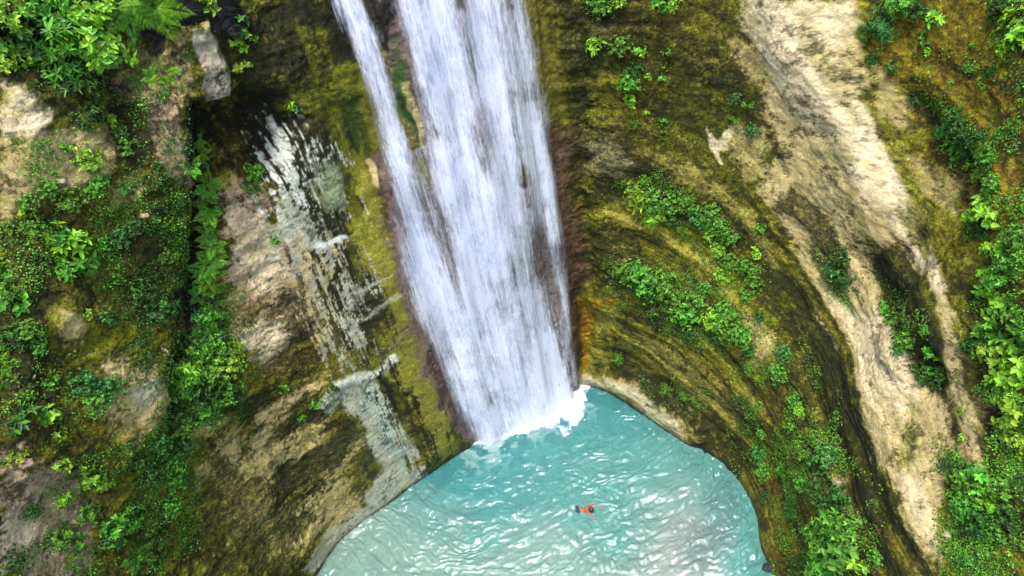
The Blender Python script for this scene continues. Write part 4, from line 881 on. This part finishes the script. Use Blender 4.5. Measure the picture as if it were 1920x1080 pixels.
# ------------------------------------------------------------------ the swimmer, breaststroke towards the picture's right
def swimmer():
    root = bpy.data.objects.new('person', None); sc.collection.objects.link(root)
    o0 = ray_to_z(1102, 957); root.location = Vector((o0[0], o0[1], 0))
    tag(root, 'person swimming in the pool, black hair, bare back, dark blue shorts', 'person')
    skin = plain('sunburnt_skin', (.24, .075, .042), .5); hairm = plain('black_hair', (.008, .007, .006), .5); cloth = plain('navy_cloth', (.012, .03, .06), .8)
    def J(px, py, z): p = ray_to_z(px, py, z); return Vector((p[0]-o0[0], p[1]-o0[1], z))
    V = []; E = []; R = []
    def v(p, r, par=None):
        V.append(p); R.append(r); i = len(V)-1
        if par is not None: E.append((par, i))
        return i
    pel = v(J(1087, 957, -.09), .125)
    wai = v(J(1092, 957, -.10), .11, pel); che = v(J(1098, 957, -.07), .125, wai); upc = v(J(1103.5, 957, -.02), .12, che)
    nk = v(J(1106, 956.5, .11), .055, upc); hd = v(J(1109.5, 956.5, .17), .088, nk); cr_ = v(J(1110, 956, .23), .06, hd)
    no = v(J(1115, 956.5, .13), .014, hd)
    for sg in (-1, 1):
        sh = v(J(1104, 957+sg*7.2, -.01), .062, upc)
        if sg < 0: pts = [(1112, 946, -.02, .047), (1119, 946.5, -.035, .04), (1126, 951, -.03, .034), (1128, 953, -.02, .026)]; pass
        else: pts = [(1110, 968.5, -.01, .047), (1117, 973, -.015, .04), (1124, 969, -.03, .034), (1127, 967.5, -.015, .026)]; pass
        q = sh
        for (x, y, z, r) in pts: q = v(J(x, y, z), r, q)
        zz = pts[-1][2]; w0 = V[q]; fdir = (J(1140, 959.5, zz)-w0).normalized(); side = Vector((-fdir.y, fdir.x, 0))
        palm = v(w0+fdir*.055, .024, q)
        for f, ln in zip((-1.5, -.5, .5, 1.5), (.06, .075, .08, .07)):
            b = v(w0+fdir*.09+side*f*.019, .0095, palm); c = v(w0+fdir*(.09+ln*.5)+side*f*.023+Vector((0, 0, .004)), .0085, b); v(w0+fdir*(.09+ln)+side*f*.026-Vector((0, 0, .006)), .0075, c)
        ts = -side*sg*-1
        th = v(w0+fdir*.03+ts*.035, .011, palm); v(w0+fdir*.07+ts*.058, .0085, th)
        hp = v(J(1084, 957+sg*4, -.05), .095, pel); kn = v(J(1075, 955+sg*6, -.16), .06, hp); an = v(J(1068, 953+sg*4, -.2), .038, kn); ft = v(J(1064, 952+sg*5, -.22), .03, an)
    me = bpy.data.meshes.new('body'); me.from_pydata(V, E, []); me.materials.append(skin)
    b = bpy.data.objects.new('body', me); sc.collection.objects.link(b); b.parent = root
    b.modifiers.new('skin', 'SKIN'); b.modifiers.new('sub', 'SUBSURF').render_levels = 2
    for i, r in enumerate(R): me.skin_vertices[0].data[i].radius = (r, r)
    me.skin_vertices[0].data[pel].use_root = True
    for p in me.polygons: p.use_smooth = True
    def blob(name, c, rad, mat, squash, cut=None):
        import bmesh
        bm = bmesh.new(); bmesh.ops.create_icosphere(bm, subdivisions=3, radius=1)
        if cut is not None: bmesh.ops.delete(bm, geom=[x for x in bm.verts if x.co.dot(cut) > .25], context='VERTS')
        r = np.random.default_rng(5)
        for x in bm.verts: k = rad*(1+.05*r.normal()); x.co = Vector((x.co.x*k*squash[0], x.co.y*k*squash[1], x.co.z*k*squash[2]))+c
        m = bpy.data.meshes.new(name); bm.to_mesh(m); bm.free(); m.materials.append(mat)
        for p in m.polygons: p.use_smooth = True
        o = bpy.data.objects.new(name, m); sc.collection.objects.link(o); o.parent = root; return o
    blob('hair', V[hd]+Vector((-.01, 0, .03)), .112, hairm, (1.05, .92, 1), Vector((.75, 0, -.66)))
    # shorts: a skinned tube over hips and thighs
    sv = [V[wai]*.35+V[pel]*.65, V[pel]]; sr = [.135, .15]; se = [(0, 1)]
    for k in range(2):
        hp_i = [i for (a, i) in E if a == pel and i != wai][k]; kn_i = [i for (a, i) in E if a == hp_i][0]
        sv += [V[hp_i], V[hp_i].lerp(V[kn_i], .75)]; sr += [.115, .095]; n = len(sv); se += [(1, n-2), (n-2, n-1)]
    m = bpy.data.meshes.new('shorts'); m.from_pydata(sv, se, []); m.materials.append(cloth); o = bpy.data.objects.new('shorts', m); sc.collection.objects.link(o); o.parent = root
    o.modifiers.new('skin', 'SKIN'); o.modifiers.new('sub', 'SUBSURF').render_levels = 2
    for i, r in enumerate(sr): m.skin_vertices[0].data[i].radius = (r, r)
    m.skin_vertices[0].data[1].use_root = True
swimmer()

# ------------------------------------------------------------------ loose stones
def stone(px, py, rad, c, label, seed, sq=(1, .8, .6), z0=None):
    import bmesh
    if z0 is None: p, n, d = hit(px, py)
    else: p = ray_to_z(px, py, z0); n = np.array([0, 0, 0.]); d = float((p-np.array([0, 0, H]))@F_)
    r = rad*d/F; bm = bmesh.new(); bmesh.ops.create_icosphere(bm, subdivisions=4, radius=1)
    for v in bm.verts:
        c0 = np.array(v.co); k = 1+.35*float(fbm(c0[:1]*1.3+seed, c0[1:2]*1.3+c0[2:3], seed, 4)[0])
        v.co = Vector((c0[0]*sq[0], c0[1]*sq[1], c0[2]*sq[2]))*r*k
    me = bpy.data.meshes.new('stone'); bm.to_mesh(me); bm.free()
    for q in me.polygons: q.use_smooth = True
    o = link('stone', me, plain('stone_surface', c, .8)); o.location = Vector(p)+Vector(n)*r*.2; tag(o, label, 'stone')
stone(118, 342, 10, (.26, .20, .155), 'small pinkish stone stuck in the bare patch of the upper left cliff', 1)
stone(275, 400, 9, (.24, .175, .09), 'round tan stone in the dark moss left of the gully', 2)
stone(1772, 1001, 9, (.28, .21, .14), 'small tan stone among shrubs at the lower right', 3)
stone(52, 866, 14, (.22, .16, .11), 'tan angular stone in the bare earth at lower left', 4)
stone(1444, 1064, 13, (.012, .014, .018), 'dark wet stone at the right edge of the pool', 5, (1, .7, .5), .05)
